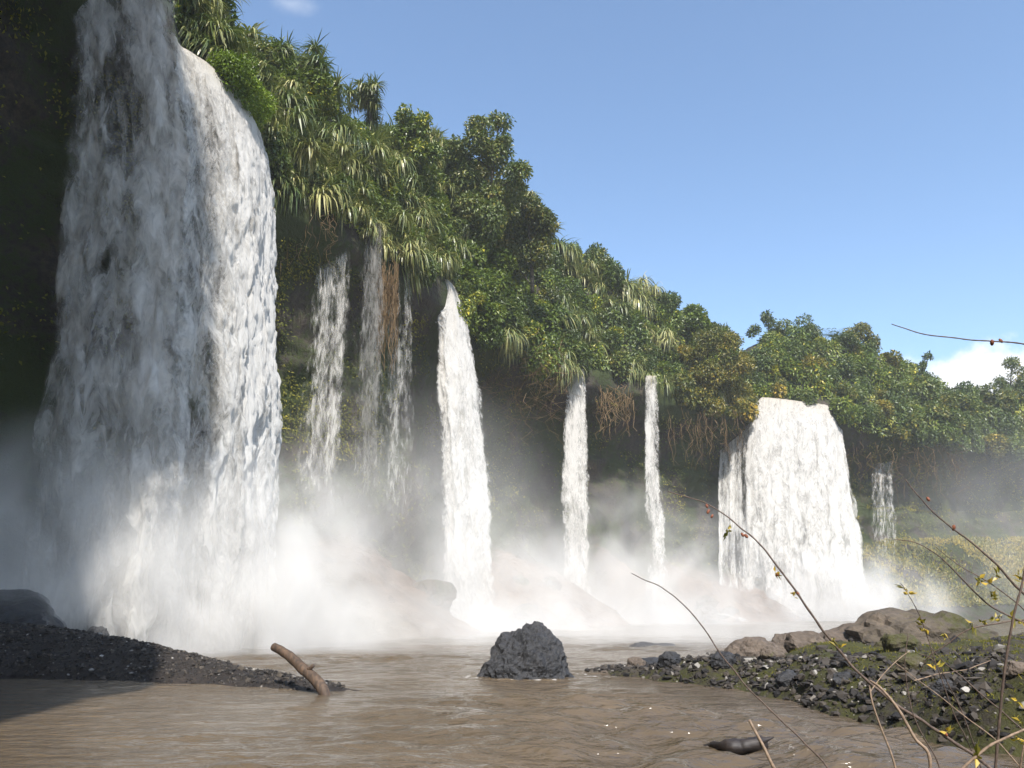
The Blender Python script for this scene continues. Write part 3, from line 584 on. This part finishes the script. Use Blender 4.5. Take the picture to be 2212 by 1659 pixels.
def strap_mesh(name, seed, heads=5, per=60, Lr=(1.5, 2.7), spread=1.5, hang=.6, upright=.0):
    r = np.random.default_rng(seed); VV, FF, TT = [], [], []; off = 0; m = 7
    for h in range(heads):
        c = np.array([r.normal(0, spread*.6), r.normal(0, spread*.6), r.normal(0, spread*.45)]); tb = r.normal(.5, .08)
        n = per; az = r.uniform(0, 6.28, n); e0 = np.where(r.random(n) < hang, r.uniform(-.2, .9, n), r.uniform(.5, 1.4, n)); L_ = r.uniform(*Lr, n); w = r.uniform(.09, .155, n)
        bend = np.where(e0 < .9, r.uniform(1.8, 2.9, n), r.uniform(.9, 2.2, n))*(1-upright)
        p = c+np.zeros((n, 3)); side = np.stack([-np.sin(az), np.cos(az), np.zeros(n)], 1); pts = []
        for k in range(m):
            f = k/(m-1); e = np.maximum(e0-bend*(f**.8), -1.5); dr = np.stack([np.cos(az)*np.cos(e), np.sin(az)*np.cos(e), np.sin(e)], 1)
            ww = w*(1.0 if k < 4 else (1-(k-3)/3.2)); pts.append(np.stack([p-side*ww[:, None]*.5, p+side*ww[:, None]*.5], 1)); p = p+dr*(L_/(m-1))[:, None]
        V = np.stack(pts, 1).reshape(-1, 3)          # n, m, 2
        b = (np.arange(n)*m*2)[:, None]+(np.arange(m-1)*2)[None]; Fq = np.stack([b, b+1, b+3, b+2], -1).reshape(-1, 4)+off
        t = np.clip(tb+r.normal(0, .13, n)+np.where(e0 < .2, .07, 0), 0, 1)
        VV.append(V); FF.append(Fq); TT.append(np.repeat(t, m*2)); off += len(V)
    return mesh(name, np.concatenate(VV), np.concatenate(FF), [M['strap']], attrs={'tint': np.concatenate(TT)})
BUSH = [bush_mesh('bush', 300+k, M['leaf'], nb=11+k, droop=.35+.1*k) for k in range(4)]
COOL = [bush_mesh('bush', 320+k, M['leaf_cool'], nb=12+k) for k in range(3)]
YEL = [bush_mesh('bush', 340+k, M['leaf_yellow'], nb=12+k) for k in range(2)]
BRI = [bush_mesh('bush', 350+k, M['leaf_bright'], n=5200, nb=16, lsize=.22) for k in range(1)]
STR = [strap_mesh('strap_plant', 400+k, heads=7+k % 2, hang=.78) for k in range(4)]
STRH = [strap_mesh('strap_plant', 420+k, heads=8, per=54, Lr=(1.8, 3.3), hang=.92, spread=1.3) for k in range(3)]
STRU = [strap_mesh('strap_plant', 440+k, heads=3, per=55, Lr=(1.5, 2.4), hang=.45, spread=.7, upright=.35) for k in range(2)]

REG = [(-9999, 330, 'in the shade left of the tall dim curtain'), (330, 610, 'beside the top of the broad sunlit fall'), (610, 800, 'above the wispy curtain of drops'), (800, 965, 'above the slim white fall'),
       (965, 1110, 'just right of the slim white fall'), (1110, 1240, 'left of the two thin falls'), (1240, 1400, 'between the two thin falls'), (1400, 1530, 'right of the narrow broken fall'),
       (1530, 1660, 'left of the far wide fall'), (1660, 1830, 'on top of the far wide fall'), (1830, 2010, 'right of the far wide fall'), (2010, 9999, 'at the hazy right end of the cliff')]
TIER = [('up on the skyline', .0), ('midway up the slope', .22), ('low on the slope', .31), ('draping over the rock edge', .375)]
def region(px):
    for a, b, t_ in REG:
        if a <= px < b: return t_
def tier(w): return [t_ for t_, a in TIER if w >= a][-1]
def plant(me, name, kind_txt, cat, P, sc, w, px=None):
    px = proj(P)[0][0] if px is None else px
    lab = f'{kind_txt} {tier(w)} {region(px)}'
    o = add(name, me, lab, cat, group=lab)
    o.location = P; o.rotation_euler = (random.uniform(-.25, .25), random.uniform(-.25, .25), random.uniform(0, 6.28)); o.scale = (sc*random.uniform(.85, 1.15), sc*random.uniform(.85, 1.15), sc*random.uniform(.85, 1.2))
    return o
# which plant grows where, by stretch of lip (screen px of the spot) : fractions strap, broad, cool, yellow
def mixat(px, w):
    if px < 330: return (.1, .5, .4, 0)
    if px < 600: return (.62, .28, .1, 0)
    if px < 965: return (.66, .28, .04, .02) if not (780 < px < 960 and w < .26 and False) else (.5, .4, .1, 0)
    if px < 1215: return (.06, .62, .27, .05)
    if px < 1450: return (.40, .36, .20, .04)
    if px < 1640: return (.10, .45, .08, .37)
    return (.0, .31, .50, .19)
WPX = ([-99, 330, 560, 600, 790, 830, 950, 985, 1200, 1245, 1450, 1500, 1620, 1660, 1800, 1850, 2300], [.43, .40, .39, .385, .385, .40, .405, .45, .45, .365, .37, .41, .41, .37, .37, .435, .435])
FALL_LIPS = [(110, 345, -260, 0), (340, 560, 60, 345), (925, 985, 600, 660), (1625, 1800, 860, 915)]
cnt = dict(strap=0, broad=0, cool=0, yellow=0)
lens = np.linalg.norm(lip(SS), axis=1)
placed = []
tries = 0
srng = np.random.default_rng(77)
NTRY = 9000
s_all = srng.uniform(30+DS, STOT-25, NTRY); w_all = np.where(srng.random(NTRY) < .74, srng.uniform(.12, .36, NTRY), srng.uniform(.355, .435, NTRY))
P_all = cliff_pt(s_all, w_all); q_all = proj(P_all); placed = np.zeros((0, 3))
for tries in range(NTRY):
    s, w, P, q = s_all[tries], w_all[tries], P_all[tries], q_all[tries]
    if q[2] < 25 or q[0] < -60 or q[0] > 2280 or q[1] > 1150 or q[1] < -90: continue
    if w > .345 and any(a < q[0] < b and c-30 < q[1] < d+160 for a, b, c, d in FALL_LIPS): continue
    if w > np.interp(q[0], *WPX): continue
    sp = 1.75 + .020*max(0, q[2]-60) + (1.0 if q[0] < 300 else 0)
    if len(placed) and (((placed-P)**2).sum(1) < sp*sp).any(): continue
    f = mixat(q[0]+srng.normal(0, 25), w); kd = srng.choice(4, p=f)
    big = 1+.006*max(0, q[2]-70)
    kname = ('strap', 'broad', 'cool', 'yellow')[kd]
    if cnt['strap'] > 290 and kd == 0 or kd and cnt['broad']+cnt['cool']+cnt['yellow'] > 285: continue
    cnt[kname] += 1; placed = np.r_[placed, P[None]]
    out = np.array([*nrm(s), 0])
    if kd == 0:
        hang = (w > .33 or srng.random() < .45) and not 590 < q[0] < 815
        me = STRH[srng.integers(3)] if hang else (STRU[srng.integers(2)] if w < .2 and srng.random() < .35 else STR[srng.integers(4)])
        plant(me, 'strap_plant', 'long strap-leaved plant', 'plant', P+out*.2+np.array([0, 0, .3]), srng.uniform(.8, 1.2)*big, w, q[0])
    elif kd == 1: plant(BUSH[srng.integers(4)], 'bush', 'glossy mid-green bush', 'bush', P+out*.3, srng.uniform(.75, 1.35)*big, w, q[0])
    elif kd == 2: plant(COOL[srng.integers(3)], 'bush', 'dark bluish-green bush', 'bush', P+out*.3, srng.uniform(.75, 1.35)*big, w, q[0])
    else: plant(YEL[srng.integers(2)], 'bush', 'yellow-green bush', 'bush', P+out*.3, srng.uniform(.75, 1.3)*big, w, q[0])
print('plants', cnt, len(placed))
# bright soft green bushes beside the great lobe
for px, py, dd in [(478, 158, 51), (505, 195, 53), (530, 235, 56)]:
    P = at_t(px+22, py-6, dd); plant(BRI[0], 'bush', 'bright lime-green feathery bush', 'bush', P, .95, .3, px)

# trees with trunks that break the skyline: list of crown clumps (px, py, radius m), depth, foot px,py
def crown_mesh(name, clumps, seed, mat, dens=80, lsize=.44):
    r = np.random.default_rng(seed); Cs, As, Ns, Ls, Ts = [], [], [], [], []
    for (c, rr) in clumps:
        nb = 5; sub = c+unit(r.normal(size=(nb, 3)))*rr*.55; sr = r.uniform(.45, .65, nb)*rr
        n = int(dens*rr*rr*4); i = r.integers(0, nb, n); d = unit(r.normal(size=(n, 3))+np.array([0, 0, .3])); p = sub[i]+d*(sr[i]*(.5+.55*r.random(n)**.6))[:, None]
        Cs.append(p); As.append(d*.6+r.normal(size=(n, 3))*.6+np.array([0, 0, -.5])); Ns.append(d+np.array([0, 0, .4])+r.normal(size=(n, 3))*.3); Ls.append(lsize*r.uniform(.65, 1.35, n)); Ts.append(np.clip(.45+r.normal(0, .1, nb)[i]+r.normal(0, .15, n), 0, 1))
    C, A, N, Ln, T = map(np.concatenate, (Cs, As, Ns, Ls, Ts))
    V, Fq, ti = leaves(C, A, N, Ln, Ln*.5, T); return mesh(name, V, Fq, [mat], attrs={'tint': ti})
def tree(depth, foot_px, clumps_px, label, mat, seed, lsize=.44, dens=80, name='tree'):
    base = at_t(*foot_px, depth); r = np.random.default_rng(seed)
    o = bpy.data.objects.new(name, None); COL.objects.link(o); o.location = base; o['label'] = label; o['category'] = 'tree'
    cl = [(at_t(a, b, depth+r.uniform(-1, 1)*rr*.6)-base, rr) for a, b, rr in clumps_px]
    add('crown', crown_mesh('crown', cl, seed, mat, dens, lsize), parent=o)
    VV, FF, off = [], [], 0
    top = max(cl, key=lambda c: c[0][2])[0]
    tp = spline([np.array([0, 0, -1.5]), top*.35+r.normal(size=3)*.2, top*.7+r.normal(size=3)*.2, top], 14); paths = [(tp, .28, .06)]
    for c, rr in cl:
        k = int(np.clip(np.searchsorted(tp[:, 2], c[2]-rr*1.2), 1, 12)); paths.append((spline([tp[k], (tp[k]+c)/2+np.array([0, 0, .2]), c], 8), .10, .03))
    for pth, a, b in paths:
        V, Fq = tri_fix(*tube(pth, np.linspace(a, b, len(pth)), 7)); VV.append(V); FF.append(Fq+off); off += len(V)
    add('trunk', mesh('trunk', np.concatenate(VV), np.concatenate(FF), [M['trunk']], smooth=True), parent=o)
    return o
tree(96, (1040, 560), [(1080, 262, 1.5), (1090, 300, 1.2), (1030, 300, 2.6), (985, 320, 2.0), (1075, 350, 2.6), (1010, 385, 3.0), (1120, 385, 2.0), (1085, 430, 3.0), (1035, 470, 3.0)], 'tallest vine-hung tree on the cliff, knobbed top against the sky', M['leaf_cool'], 501)
tree(100, (1150, 610), [(1150, 450, 2.0), (1165, 490, 2.4), (1110, 500, 2.6), (1160, 545, 2.4), (1110, 570, 2.6)], 'leafy tree with bronze tips on the right shoulder of the tallest tree', M['leaf_yellow'], 502)
tree(86, (885, 420), [(872, 250, 1.1), (905, 268, 1.4), (880, 300, 1.9), (920, 320, 1.8), (860, 340, 1.6)], 'small pointed green tree left of the gap before the tallest tree', M['leaf'], 503)
tree(150, (1660, 850), [(1630, 720, 1.3), (1660, 690, 1.6), (1690, 720, 2.6), (1650, 760, 3.2), (1740, 715, 2.8), (1720, 770, 4.0), (1780, 760, 3.0), (1670, 810, 3.4)], 'dark spreading tree rising behind the lip of the far wide fall', M['leaf_cool'], 504, lsize=.5, dens=60)
tree(152, (1830, 850), [(1850, 722, 2.4), (1880, 750, 2.4), (1830, 760, 3.0), (1870, 790, 3.4)], 'yellow-green round-topped tree with a palm frond beside it', M['leaf_yellow'], 505, lsize=.5, dens=60)
tree(160, (1990, 900), [(2005, 772, .9), (1993, 790, 1.0), (1975, 800, 1.6), (1940, 800, 2.4), (1990, 840, 3.4), (1900, 830, 3.6), (2030, 860, 2.6)], 'tree with one crooked limb reaching up toward the white cloud', M['leaf_cool'], 506, lsize=.5, dens=60)
tree(172, (2180, 930), [(2185, 790, 2.0), (2205, 810, 2.2), (2165, 820, 1.6), (2110, 850, 2.0), (2140, 880, 3.0), (2200, 860, 3.4), (2095, 900, 2.6), (2215, 920, 4)], 'sparse airy tree at the far right in front of the white cloud', M['leaf_cool'], 507, lsize=.55, dens=36)
tree(126, (1520, 860), [(1530, 735, 2.6), (1575, 745, 2.2), (1500, 765, 2.2), (1555, 790, 3.0), (1600, 790, 2.2), (1520, 820, 2.6), (1580, 840, 2.8), (1540, 870, 2.4), (1595, 880, 1.6)], 'bronze and yellow leafed tree hanging over the left side of the far wide fall', M['leaf_yellow'], 508, lsize=.42, dens=75)
# round screw-palm head on a bare neck
o = bpy.data.objects.new('screw_palm', None); COL.objects.link(o); base = at_t(795, 300, 84); o.location = base; o['label'] = 'screw palm whose round spiky head stands clear against the sky'; o['category'] = 'palm tree'
hd = add('crown', strap_mesh('crown', 460, heads=16, per=60, Lr=(1.1, 2.0), hang=.55, spread=1.5, upright=.1), parent=o); hd.location = at_t(790, 212, 84)-base
V, Fq = tri_fix(*tube(spline([np.array([0, 0, -2.5]), np.array([.2, 0, 2]), np.array(hd.location)], 10), np.linspace(.22, .14, 10), 8)); add('trunk', mesh('trunk', V, Fq, [M['trunk']], smooth=True), parent=o)
# feather palms
def palm(px, py, dep, n, Lf, label, seed):
    r = np.random.default_rng(seed); base = at_t(px, py+60, dep); top = at_t(px, py, dep)-base
    o = bpy.data.objects.new('palm', None); COL.objects.link(o); o.location = base; o['label'] = label; o['category'] = 'palm tree'
    V, Fq = tri_fix(*tube(spline([np.array([0, 0, -2.]), top*.5, top], 8), np.linspace(.2, .15, 8), 8)); add('trunk', mesh('trunk', V, Fq, [M['trunk']], smooth=True), parent=o)
    for k in range(n):
        az = k*6.28/n+r.uniform(-.2, .2); e = r.uniform(.5, 1.35); p = top.copy(); C, A, N, Ls = [], [], [], []
        for j in range(16):
            f = j/15; ee = e-1.5*f**1.4; dr = np.array([math.cos(az)*math.cos(ee), math.sin(az)*math.cos(ee), math.sin(ee)]); sd_ = np.array([-math.sin(az), math.cos(az), 0]); p = p+dr*Lf/15
            for sg in (-1, 1): C.append(p.copy()); A.append(sd_*sg*.9+dr*.5+np.array([0, 0, -.35])); N.append(np.array([0, 0, 1.])); Ls.append(.95*math.sin(math.pi*min(1, .15+f*.85)))
        V, Fq, ti = leaves(np.array(C), np.array(A), np.array(N), np.array(Ls)+.1, np.full(len(Ls), .13), np.clip(r.normal(.45, .1, len(Ls)), 0, 1)); add('frond', mesh('frond', V, Fq, [M['leaf_cool']], attrs={'tint': ti}), parent=o)
palm(1800, 728, 156, 11, 3.6, 'feather palm peeking out behind the round yellow-green tree', 601)

# creeper that covers whatever ground shows between plants, and wall growth lower down
def cover(name, n, wlo, whi, smin, smax, mat, label, size, seed, dens_fn=None, droop=.6):
    r = np.random.default_rng(seed); s = r.uniform(smin, smax, n*2); w = r.uniform(wlo, whi, n*2)
    P = cliff_pt(s, w); keep = np.ones(len(P), bool)
    if dens_fn is not None: keep = r.random(len(P)) < dens_fn(P, w)
    for a, b, c_, d_ in FALL_LIPS:
        q = proj(P); keep &= ~((q[:, 0] > a-5) & (q[:, 0] < b) & (q[:, 1] > c_-8) & (q[:, 1] < d_+120) & (w > .33))
    if wlo < .2: keep &= w < np.interp(proj(P)[:, 0], *WPX)+.012
    P, s, w = P[keep][:n], s[keep][:n], w[keep][:n]; n = len(P)
    nv = np.concatenate([nrm(s), np.full((n, 1), .45)], 1)
    d = unit(nv+r.normal(size=(n, 3))*.5); C = P+nv*r.uniform(.0, .45, n)[:, None]
    ln = size*r.uniform(.6, 1.4, n)*(1+.005*np.maximum(0, np.linalg.norm(P, axis=1)-70)); tint = np.clip(.42+.38*(smin > 150)+.35*fbm(P*(.35 if smin < 150 else .12), 3, seed)+r.normal(0, .13, n), 0, 1)
    V, Fq, ti = leaves(C, d*.5+r.normal(size=(n, 3))*.5+np.array([0, 0, -droop]), nv, ln, ln*.55, tint)
    return add(name, mesh(name, V, Fq, [mat], attrs={'tint': ti}), label, 'creeper', kind='stuff')
cover('creeper', 60000, .10, .445, 30+DS, STOT-20, M['leaf'], 'leafy creeper matting the slope between the cliff plants', .42, 701)
cover('wall_moss', 85000, .46, .79, 55+DS, STOT-20, M['leaf_moss'], 'olive and yellow small-leaved growth on the wall behind the falls', .26, 702, lambda P, w: sstep(-.25, .35, fbm(P*.22, 3, 71))*np.where(P[:, 1] < 76, 1, .30))
cover('talus_grass', 40000, .79, .93, 170+DS, STOT-10, M['leaf_yellow'], 'yellow-green weeds on the slope at the right foot of the cliff', .34, 703, lambda P, w: np.where(P[:, 0] > 56, 1, .0)*sstep(-.5, .2, fbm(P*.12, 3, 75)), droop=-.8)

# hanging roots and dry strands
def strands(px0, px1, py0, py1, dep, n, lmin, lmax, mat, label, seed, rad=.02, cat='roots', name='hanging_roots', curl=.15):
    r = np.random.default_rng(seed); VV, FF, TT, off = [], [], [], 0
    for k in range(n):
        p = at_t(r.uniform(px0, px1), r.uniform(py0, py1), dep+r.uniform(-.8, .8)); L_ = r.uniform(lmin, lmax); m = 7
        pt = np.array([p+np.array([0, 0, -L_*j/(m-1)])+np.r_[np.cumsum(r.normal(0, curl, (m, 2)), 0)[j], 0] for j in range(m)])
        V, Fq = tube(pt, np.linspace(rad, rad*.5, m), 4, cap=False); VV.append(V); FF.append(Fq+off); off += len(V); TT.append(np.full(len(V), np.clip(r.normal(.5, .25), 0, 1)))
    add(name, mesh(name, np.concatenate(VV), np.concatenate(FF), [mat], attrs={'tint': np.concatenate(TT)}), label, cat)
strands(570, 592, 430, 500, 57, 18, 2, 6, M['dry'], 'orange-brown dry roots hanging along the right edge of the broad fall', 801, .03)
strands(600, 720, 440, 500, 64, 24, 1.5, 5, M['dry'], 'grey dead fronds hanging in the dark right of the broad fall', 802, .02)
strands(818, 862, 560, 640, 71, 110, 2, 8.5, M['dry'], 'thick brown strip of dead fern hanging between two wisps of water', 803, .03, cat='dead fern', name='dead_fern', curl=.07)
strands(1010, 1225, 700, 860, 97, 80, 2, 9, M['dry'], 'tangle of bare roots hanging below the leaves right of the slim fall', 804, .028, curl=.45)
strands(1290, 1370, 830, 870, 109, 60, 2, 6, M['dry'], 'pale dead fronds dangling between the two thin falls', 805, .05)
strands(1440, 1600, 880, 930, 118, 50, 2, 7, M['dry'], 'thin roots dangling under the bronze tree by the wide fall', 806, .04)
strands(1830, 2080, 950, 1000, 136, 60, 3, 9, M['dry'], 'roots trailing in shadow right of the far wide fall', 807, .04, curl=.3)

# grass and moss tufts on the right bank
def tufts(n, label, seed):
    r = np.random.default_rng(seed); X = r.uniform(4, 26, n*4); Y = r.uniform(11, 42, n*4); Z = bank_z(X, Y); P = np.stack([X, Y, X*0], 1)
    k = (Z > .35) & (fbm(P*.55, 3, 91) + .25*sstep(1.5, 4, sdist(BANK, X, Y)) > -.06); X, Y, Z = X[k][:n], Y[k][:n], Z[k][:n]; n = len(X)
    A = r.normal(size=(n, 3))*.7+np.array([0, 0, .8]); ln = r.uniform(.03, .09, n)
    V, Fq, ti = leaves(np.stack([X, Y, Z-.01], 1), A, r.normal(size=(n, 3)), ln, ln*.22, np.clip(r.normal(.45, .14, n), 0, 1))
    add('grass', mesh('grass', V, Fq, [M['leaf_moss']], attrs={'tint': ti}), label, 'grass', kind='stuff')
tufts(60000, 'short yellow-green grass and moss on top of the right bank', 901)

# ------------------------------------------------------------------ foreground twigs
TW = 0
def bud_mesh(): 
    V, Fc = I2; return mesh('bud', V*np.array([.006, .006, .0105]), Fc, [M['bud']], smooth=True)
BUD = bud_mesh()
def small_leaf(seed):
    r = np.random.default_rng(seed); n = 5; V, Fq, ti = leaves(r.normal(size=(n, 3))*.004, r.normal(size=(n, 3))+np.array([0, 0, .4]), r.normal(size=(n, 3)), r.uniform(.012, .028, n), r.uniform(.007, .013, n), r.uniform(.6, 1, n)); return mesh('leaf_tuft', V, Fq, [M['leaf_yellow']], attrs={'tint': ti})
LT = [small_leaf(k) for k in range(4)]
def twig(pts_px, dep, r0, r1, label, mat='twig', buds=(), leafs=(), side=()):
    """pts_px from root to tip (display px), dep: (root depth, tip depth)"""
    n = len(pts_px); ds = np.linspace(dep[0], dep[1], n); P = np.array([at_t(a, b, d) for (a, b), d in zip(pts_px, ds)])
    m = max(24, n*10); S_ = spline(P, m); S_ = S_ + (fbm(S_*9, 2, int(abs(pts_px[0][0]))+3)*.006)[:, None]
    base = S_[0].copy(); V, Fq = tri_fix(*tube(S_-base, np.linspace(r0, r1, m)*(1+.10*np.sin(np.arange(m)*1.9)), 7))
    o = add('twig', mesh('twig', V, Fq, [M[mat]], smooth=True), label, 'twig', group='bare twigs in front of the right bank', loc=base)
    for px, py in buds:
        d = np.interp(px, *zip(*sorted((a, dd) for (a, b), dd in zip(pts_px, ds)))); c = add('bud', BUD, parent=o); c.location = at_t(px, py, d)-base; c.rotation_euler = (random.uniform(-.6, .6), random.uniform(.2, .9), random.uniform(0, 6)); c.scale = (random.uniform(.8, 1.3),)*3
    for k, (px, py) in enumerate(leafs):
        d = np.interp(px, *zip(*sorted((a, dd) for (a, b), dd in zip(pts_px, ds)))); c = add('leaf_tuft', LT[k % 4], parent=o); c.location = at_t(px, py, d)-base; c.rotation_euler = (random.uniform(0, 6), random.uniform(0, 6), 0); c.scale = (random.uniform(1., 1.6),)*3
    return o
twig([(2330, 1800), (2150, 1665), (2010, 1570), (1880, 1478), (1795, 1385), (1715, 1270), (1665, 1205), (1600, 1140), (1530, 1090), (1442, 1062)], (3.0, 3.4), .0075, .002, 'longest arching twig with red buds, crossing in front of the far wide fall', buds=[(1527, 1093), (1538, 1115), (1604, 1155), (1612, 1158), (1680, 1240), (1723, 1282), (1530, 1105), (2042, 1585)], leafs=[(1572, 1148), (1674, 1237), (1715, 1287), (1797, 1383), (1812, 1395), (2046, 1583)])
twig([(1880, 1780), (1790, 1660), (1700, 1570), (1620, 1490), (1550, 1400), (1490, 1320), (1435, 1272), (1385, 1250), (1364, 1238)], (3.1, 3.5), .0045, .0015, 'thin bare stem curving up left to its tip above the pyramid rock')
twig([(1720, 1760), (1660, 1640), (1640, 1595), (1620, 1552)], (2.2, 2.3), .0052, .0040, 'short broken twig end standing in front of the sunken driftwood', mat='paletwig')
twig([(2330, 770), (2212, 742), (2150, 737), (2080, 733), (2000, 722), (1950, 708), (1926, 700)], (3.0, 3.2), .0035, .0018, 'lone twig reaching into the blue sky from the right', buds=[(2143, 740), (2162, 736)])
twig([(2330, 1380), (2212, 1283), (2150, 1215), (2090, 1165), (2020, 1110), (1975, 1060), (1956, 1034)], (2.9, 3.1), .0055, .0018, 'straight twig slanting over the green slope with its tip up left', buds=[(2005, 1078), (2060, 1140)], leafs=[(2200, 1240), (2205, 1255)])
twig([(2300, 1380), (2200, 1340), (2130, 1300), (2050, 1220), (2010, 1190), (1975, 1172), (1932, 1166)], (3.0, 3.1), .0042, .0015, 'twig with small leaves bending down from a hooked tip', leafs=[(2200, 1340), (2185, 1335), (2160, 1338)])
twig([(2260, 1380), (2205, 1310), (2140, 1262), (2080, 1225), (2020, 1180)], (3.0, 3.1), .0032, .0012, 'slim twig carrying the greenest leaf pair below the slanting twig', leafs=[(2120, 1255), (2135, 1262), (2145, 1285), (2150, 1290), (2155, 1243), (2115, 1250)])
twig([(2140, 1800), (2155, 1600), (2170, 1450), (2190, 1330), (2212, 1240), (2225, 1100)], (2.5, 2.6), .0052, .003, 'upright stem near the right border of the view')
twig([(1960, 1900), (1930, 1780), (1895, 1690), (1845, 1575), (1800, 1500), (1760, 1455)][:1]+[(2010, 1660), (1975, 1590), (1930, 1520), (1900, 1485), (1880, 1470)], (2.4, 2.6), .0062, .0035, 'thick pale twig rising to meet the longest arching twig', mat='paletwig')
twig([(1960, 1800), (1935, 1660), (1910, 1590), (1885, 1520), (1878, 1480)], (2.5, 2.6), .0038, .0028, 'pale twig running close beside the thick pale twig', mat='paletwig')
twig([(2060, 1800), (2030, 1660), (2000, 1600), (1970, 1530), (1955, 1440), (1962, 1370)], (2.8, 2.9), .003, .0015, 'dark wiry stem behind the thick pale twig')
twig([(2300, 1660), (2200, 1570), (2110, 1490), (2040, 1430), (2005, 1390)], (3.2, 3.3), .0042, .0015, 'long twig slanting across the middle of the bank')
twig([(2140, 1800), (2110, 1650), (2060, 1540), (2020, 1430), (1990, 1340), (1960, 1280), (1945, 1260)], (3.1, 3.2), .0028, .0012, 'leafy thin stem leaning left in front of the mossy mound', leafs=[(1953, 1270), (1962, 1283), (2000, 1360), (1990, 1345), (2020, 1440)])
twig([(2020, 1720), (2120, 1625), (2180, 1590), (2260, 1560)], (2.3, 2.3), .0045, .003, 'pale twig lying across the lower right corner', mat='paletwig', leafs=[(2110, 1630), (2200, 1600)])
twig([(2300, 1340), (2170, 1343), (2090, 1362), (2040, 1395), (2005, 1420), (1985, 1455)], (3.2, 3.3), .0032, .0018, 'crooked twig arching down in front of the rock mound', leafs=[(2100, 1350), (2150, 1335), (2120, 1345), (2040, 1372)])
twig([(2160, 1800), (2100, 1600), (2060, 1500), (2035, 1450), (2010, 1420), (1985, 1410)], (3.3, 3.3), .0032, .0015, 'dark kinked twig below the crooked one')
twig([(2180, 1810), (2210, 1620), (2230, 1520), (2260, 1400)], (2.6, 2.6), .0036, .002, 'stem leaning right at the right border of the view', mat='paletwig', leafs=[(2205, 1560), (2200, 1515)])
twig([(2240, 1700), (2150, 1600), (2080, 1545), (2000, 1480), (1930, 1430)], (3.0, 3.2), .003, .0012, 'fine twig low over the stones, nearly parallel to the longest twig', mat='paletwig')
twig([(1880, 1495), (1905, 1460), (1935, 1430), (1965, 1405)], (2.6, 2.7), .002, .001, 'fine sprig sloping up right from the thick pale twig', mat='paletwig')
twig([(1975, 1470), (2030, 1455), (2090, 1445), (2140, 1425)], (3.3, 3.4), .0026, .0015, 'short level twig lying across the bank stones', mat='paletwig')

# ------------------------------------------------------------------ mist at the foot of the falls, haze
def mist(name, c, rad, dens, label, scale=.22, seed=0, g=-.35):
    t = NT('mist_'+label[:8]); v = t.n('TexCoord').outputs['Object']
    ln = t.n('VectorMath', operation='LENGTH', inp={0: v}).outputs['Value']
    fall_ = t.n('MapRange', inp={0: ln, 1: 1.0, 2: .25, 3: 0.0, 4: 1.0}); fall_.interpolation_type = 'SMOOTHSTEP'
    p = t.pos(); nz = t.noise(t.mapping(p, (scale, scale, scale*.8), (seed, 0, 0)), 1.0, 3, .55, .6)
    nn = t.n('MapRange', inp={0: nz, 1: .38, 2: .64, 3: .05, 4: 1.8}).outputs[0]
    dn = t.math('MULTIPLY', t.math('MULTIPLY', fall_.outputs[0], nn), dens)
    pv = t.n('VolumePrincipled', inp={'Color': (.925, .91, .885, 1), 'Density': dn, 'Anisotropy': g})
    t.t.links.new(pv.outputs[0], t.out.inputs['Volume'])
    V, Fc = ico(3); o = add(name, mesh(name, V*1.02, Fc, [t.m]), label, 'mist', kind='stuff', loc=c); o.scale = rad; return o
mist('mist', (-21, 37.5, 0), (10, 7, 13), .32, 'grey spray in shadow at the left foot of the broad fall', seed=1, scale=.26)
mist('mist', (-13.5, 43, 0), (9.5, 9, 12), .22, 'thick white spray boiling at the sunlit foot of the broad fall', seed=3, scale=.28)
mist('mist', (-8, 60, 1), (18, 15, 21), .042, 'pale spray hanging between the broad fall and the slim fall', seed=5, scale=.16)
mist('mist', (0, 75, 0), (13, 9, 12), .10, 'white spray at the foot of the slim fall', seed=9, scale=.26)
mist('mist', (16, 98, 0), (23, 13, 20), .075, 'thin spray below the two thin falls', seed=13, scale=.16)
mist('mist', (50, 121, 0), (22, 10, 13), .15, 'bright spray cloud at the foot of the far wide fall', seed=17, scale=.22)
mist('mist', (2, 52, 0), (32, 20, 4.2), .045, 'low mist drifting over the far side of the pool', seed=21, scale=.25)
mist('mist', (95, 132, 6), (48, 22, 32), .011, 'faint bluish haze in front of the far right end of the cliff', seed=25, scale=.06)

tm = NT('haze'); pv = tm.n('VolumePrincipled', inp={'Color': (.90, .94, 1.0, 1), 'Density': .00035, 'Anisotropy': .0}); tm.t.links.new(pv.outputs[0], tm.out.inputs['Volume'])
x0, x1, y0, y1, z0, z1 = -245, 265, -245, 265, -5, 80
V = [(x, y, z) for x in (x0, x1) for y in (y0, y1) for z in (z0, z1)]
Fb = [(0, 1, 3, 2), (4, 6, 7, 5), (0, 4, 5, 1), (2, 3, 7, 6), (0, 2, 6, 4), (1, 5, 7, 3)]
add('haze', mesh('haze', V, Fb, [tm.m]), 'thin bluish air filling the whole gorge', 'haze', kind='stuff')

# ------------------------------------------------------------------ render settings
S.render.engine = 'CYCLES'; c = S.cycles
c.use_denoising = True; c.use_adaptive_sampling = True; c.adaptive_threshold = .02
c.max_bounces = 8; c.diffuse_bounces = 3; c.glossy_bounces = 2; c.transmission_bounces = 2; c.volume_bounces = 3; c.transparent_max_bounces = 24
c.volume_step_rate = 1.0; c.volume_max_steps = 128
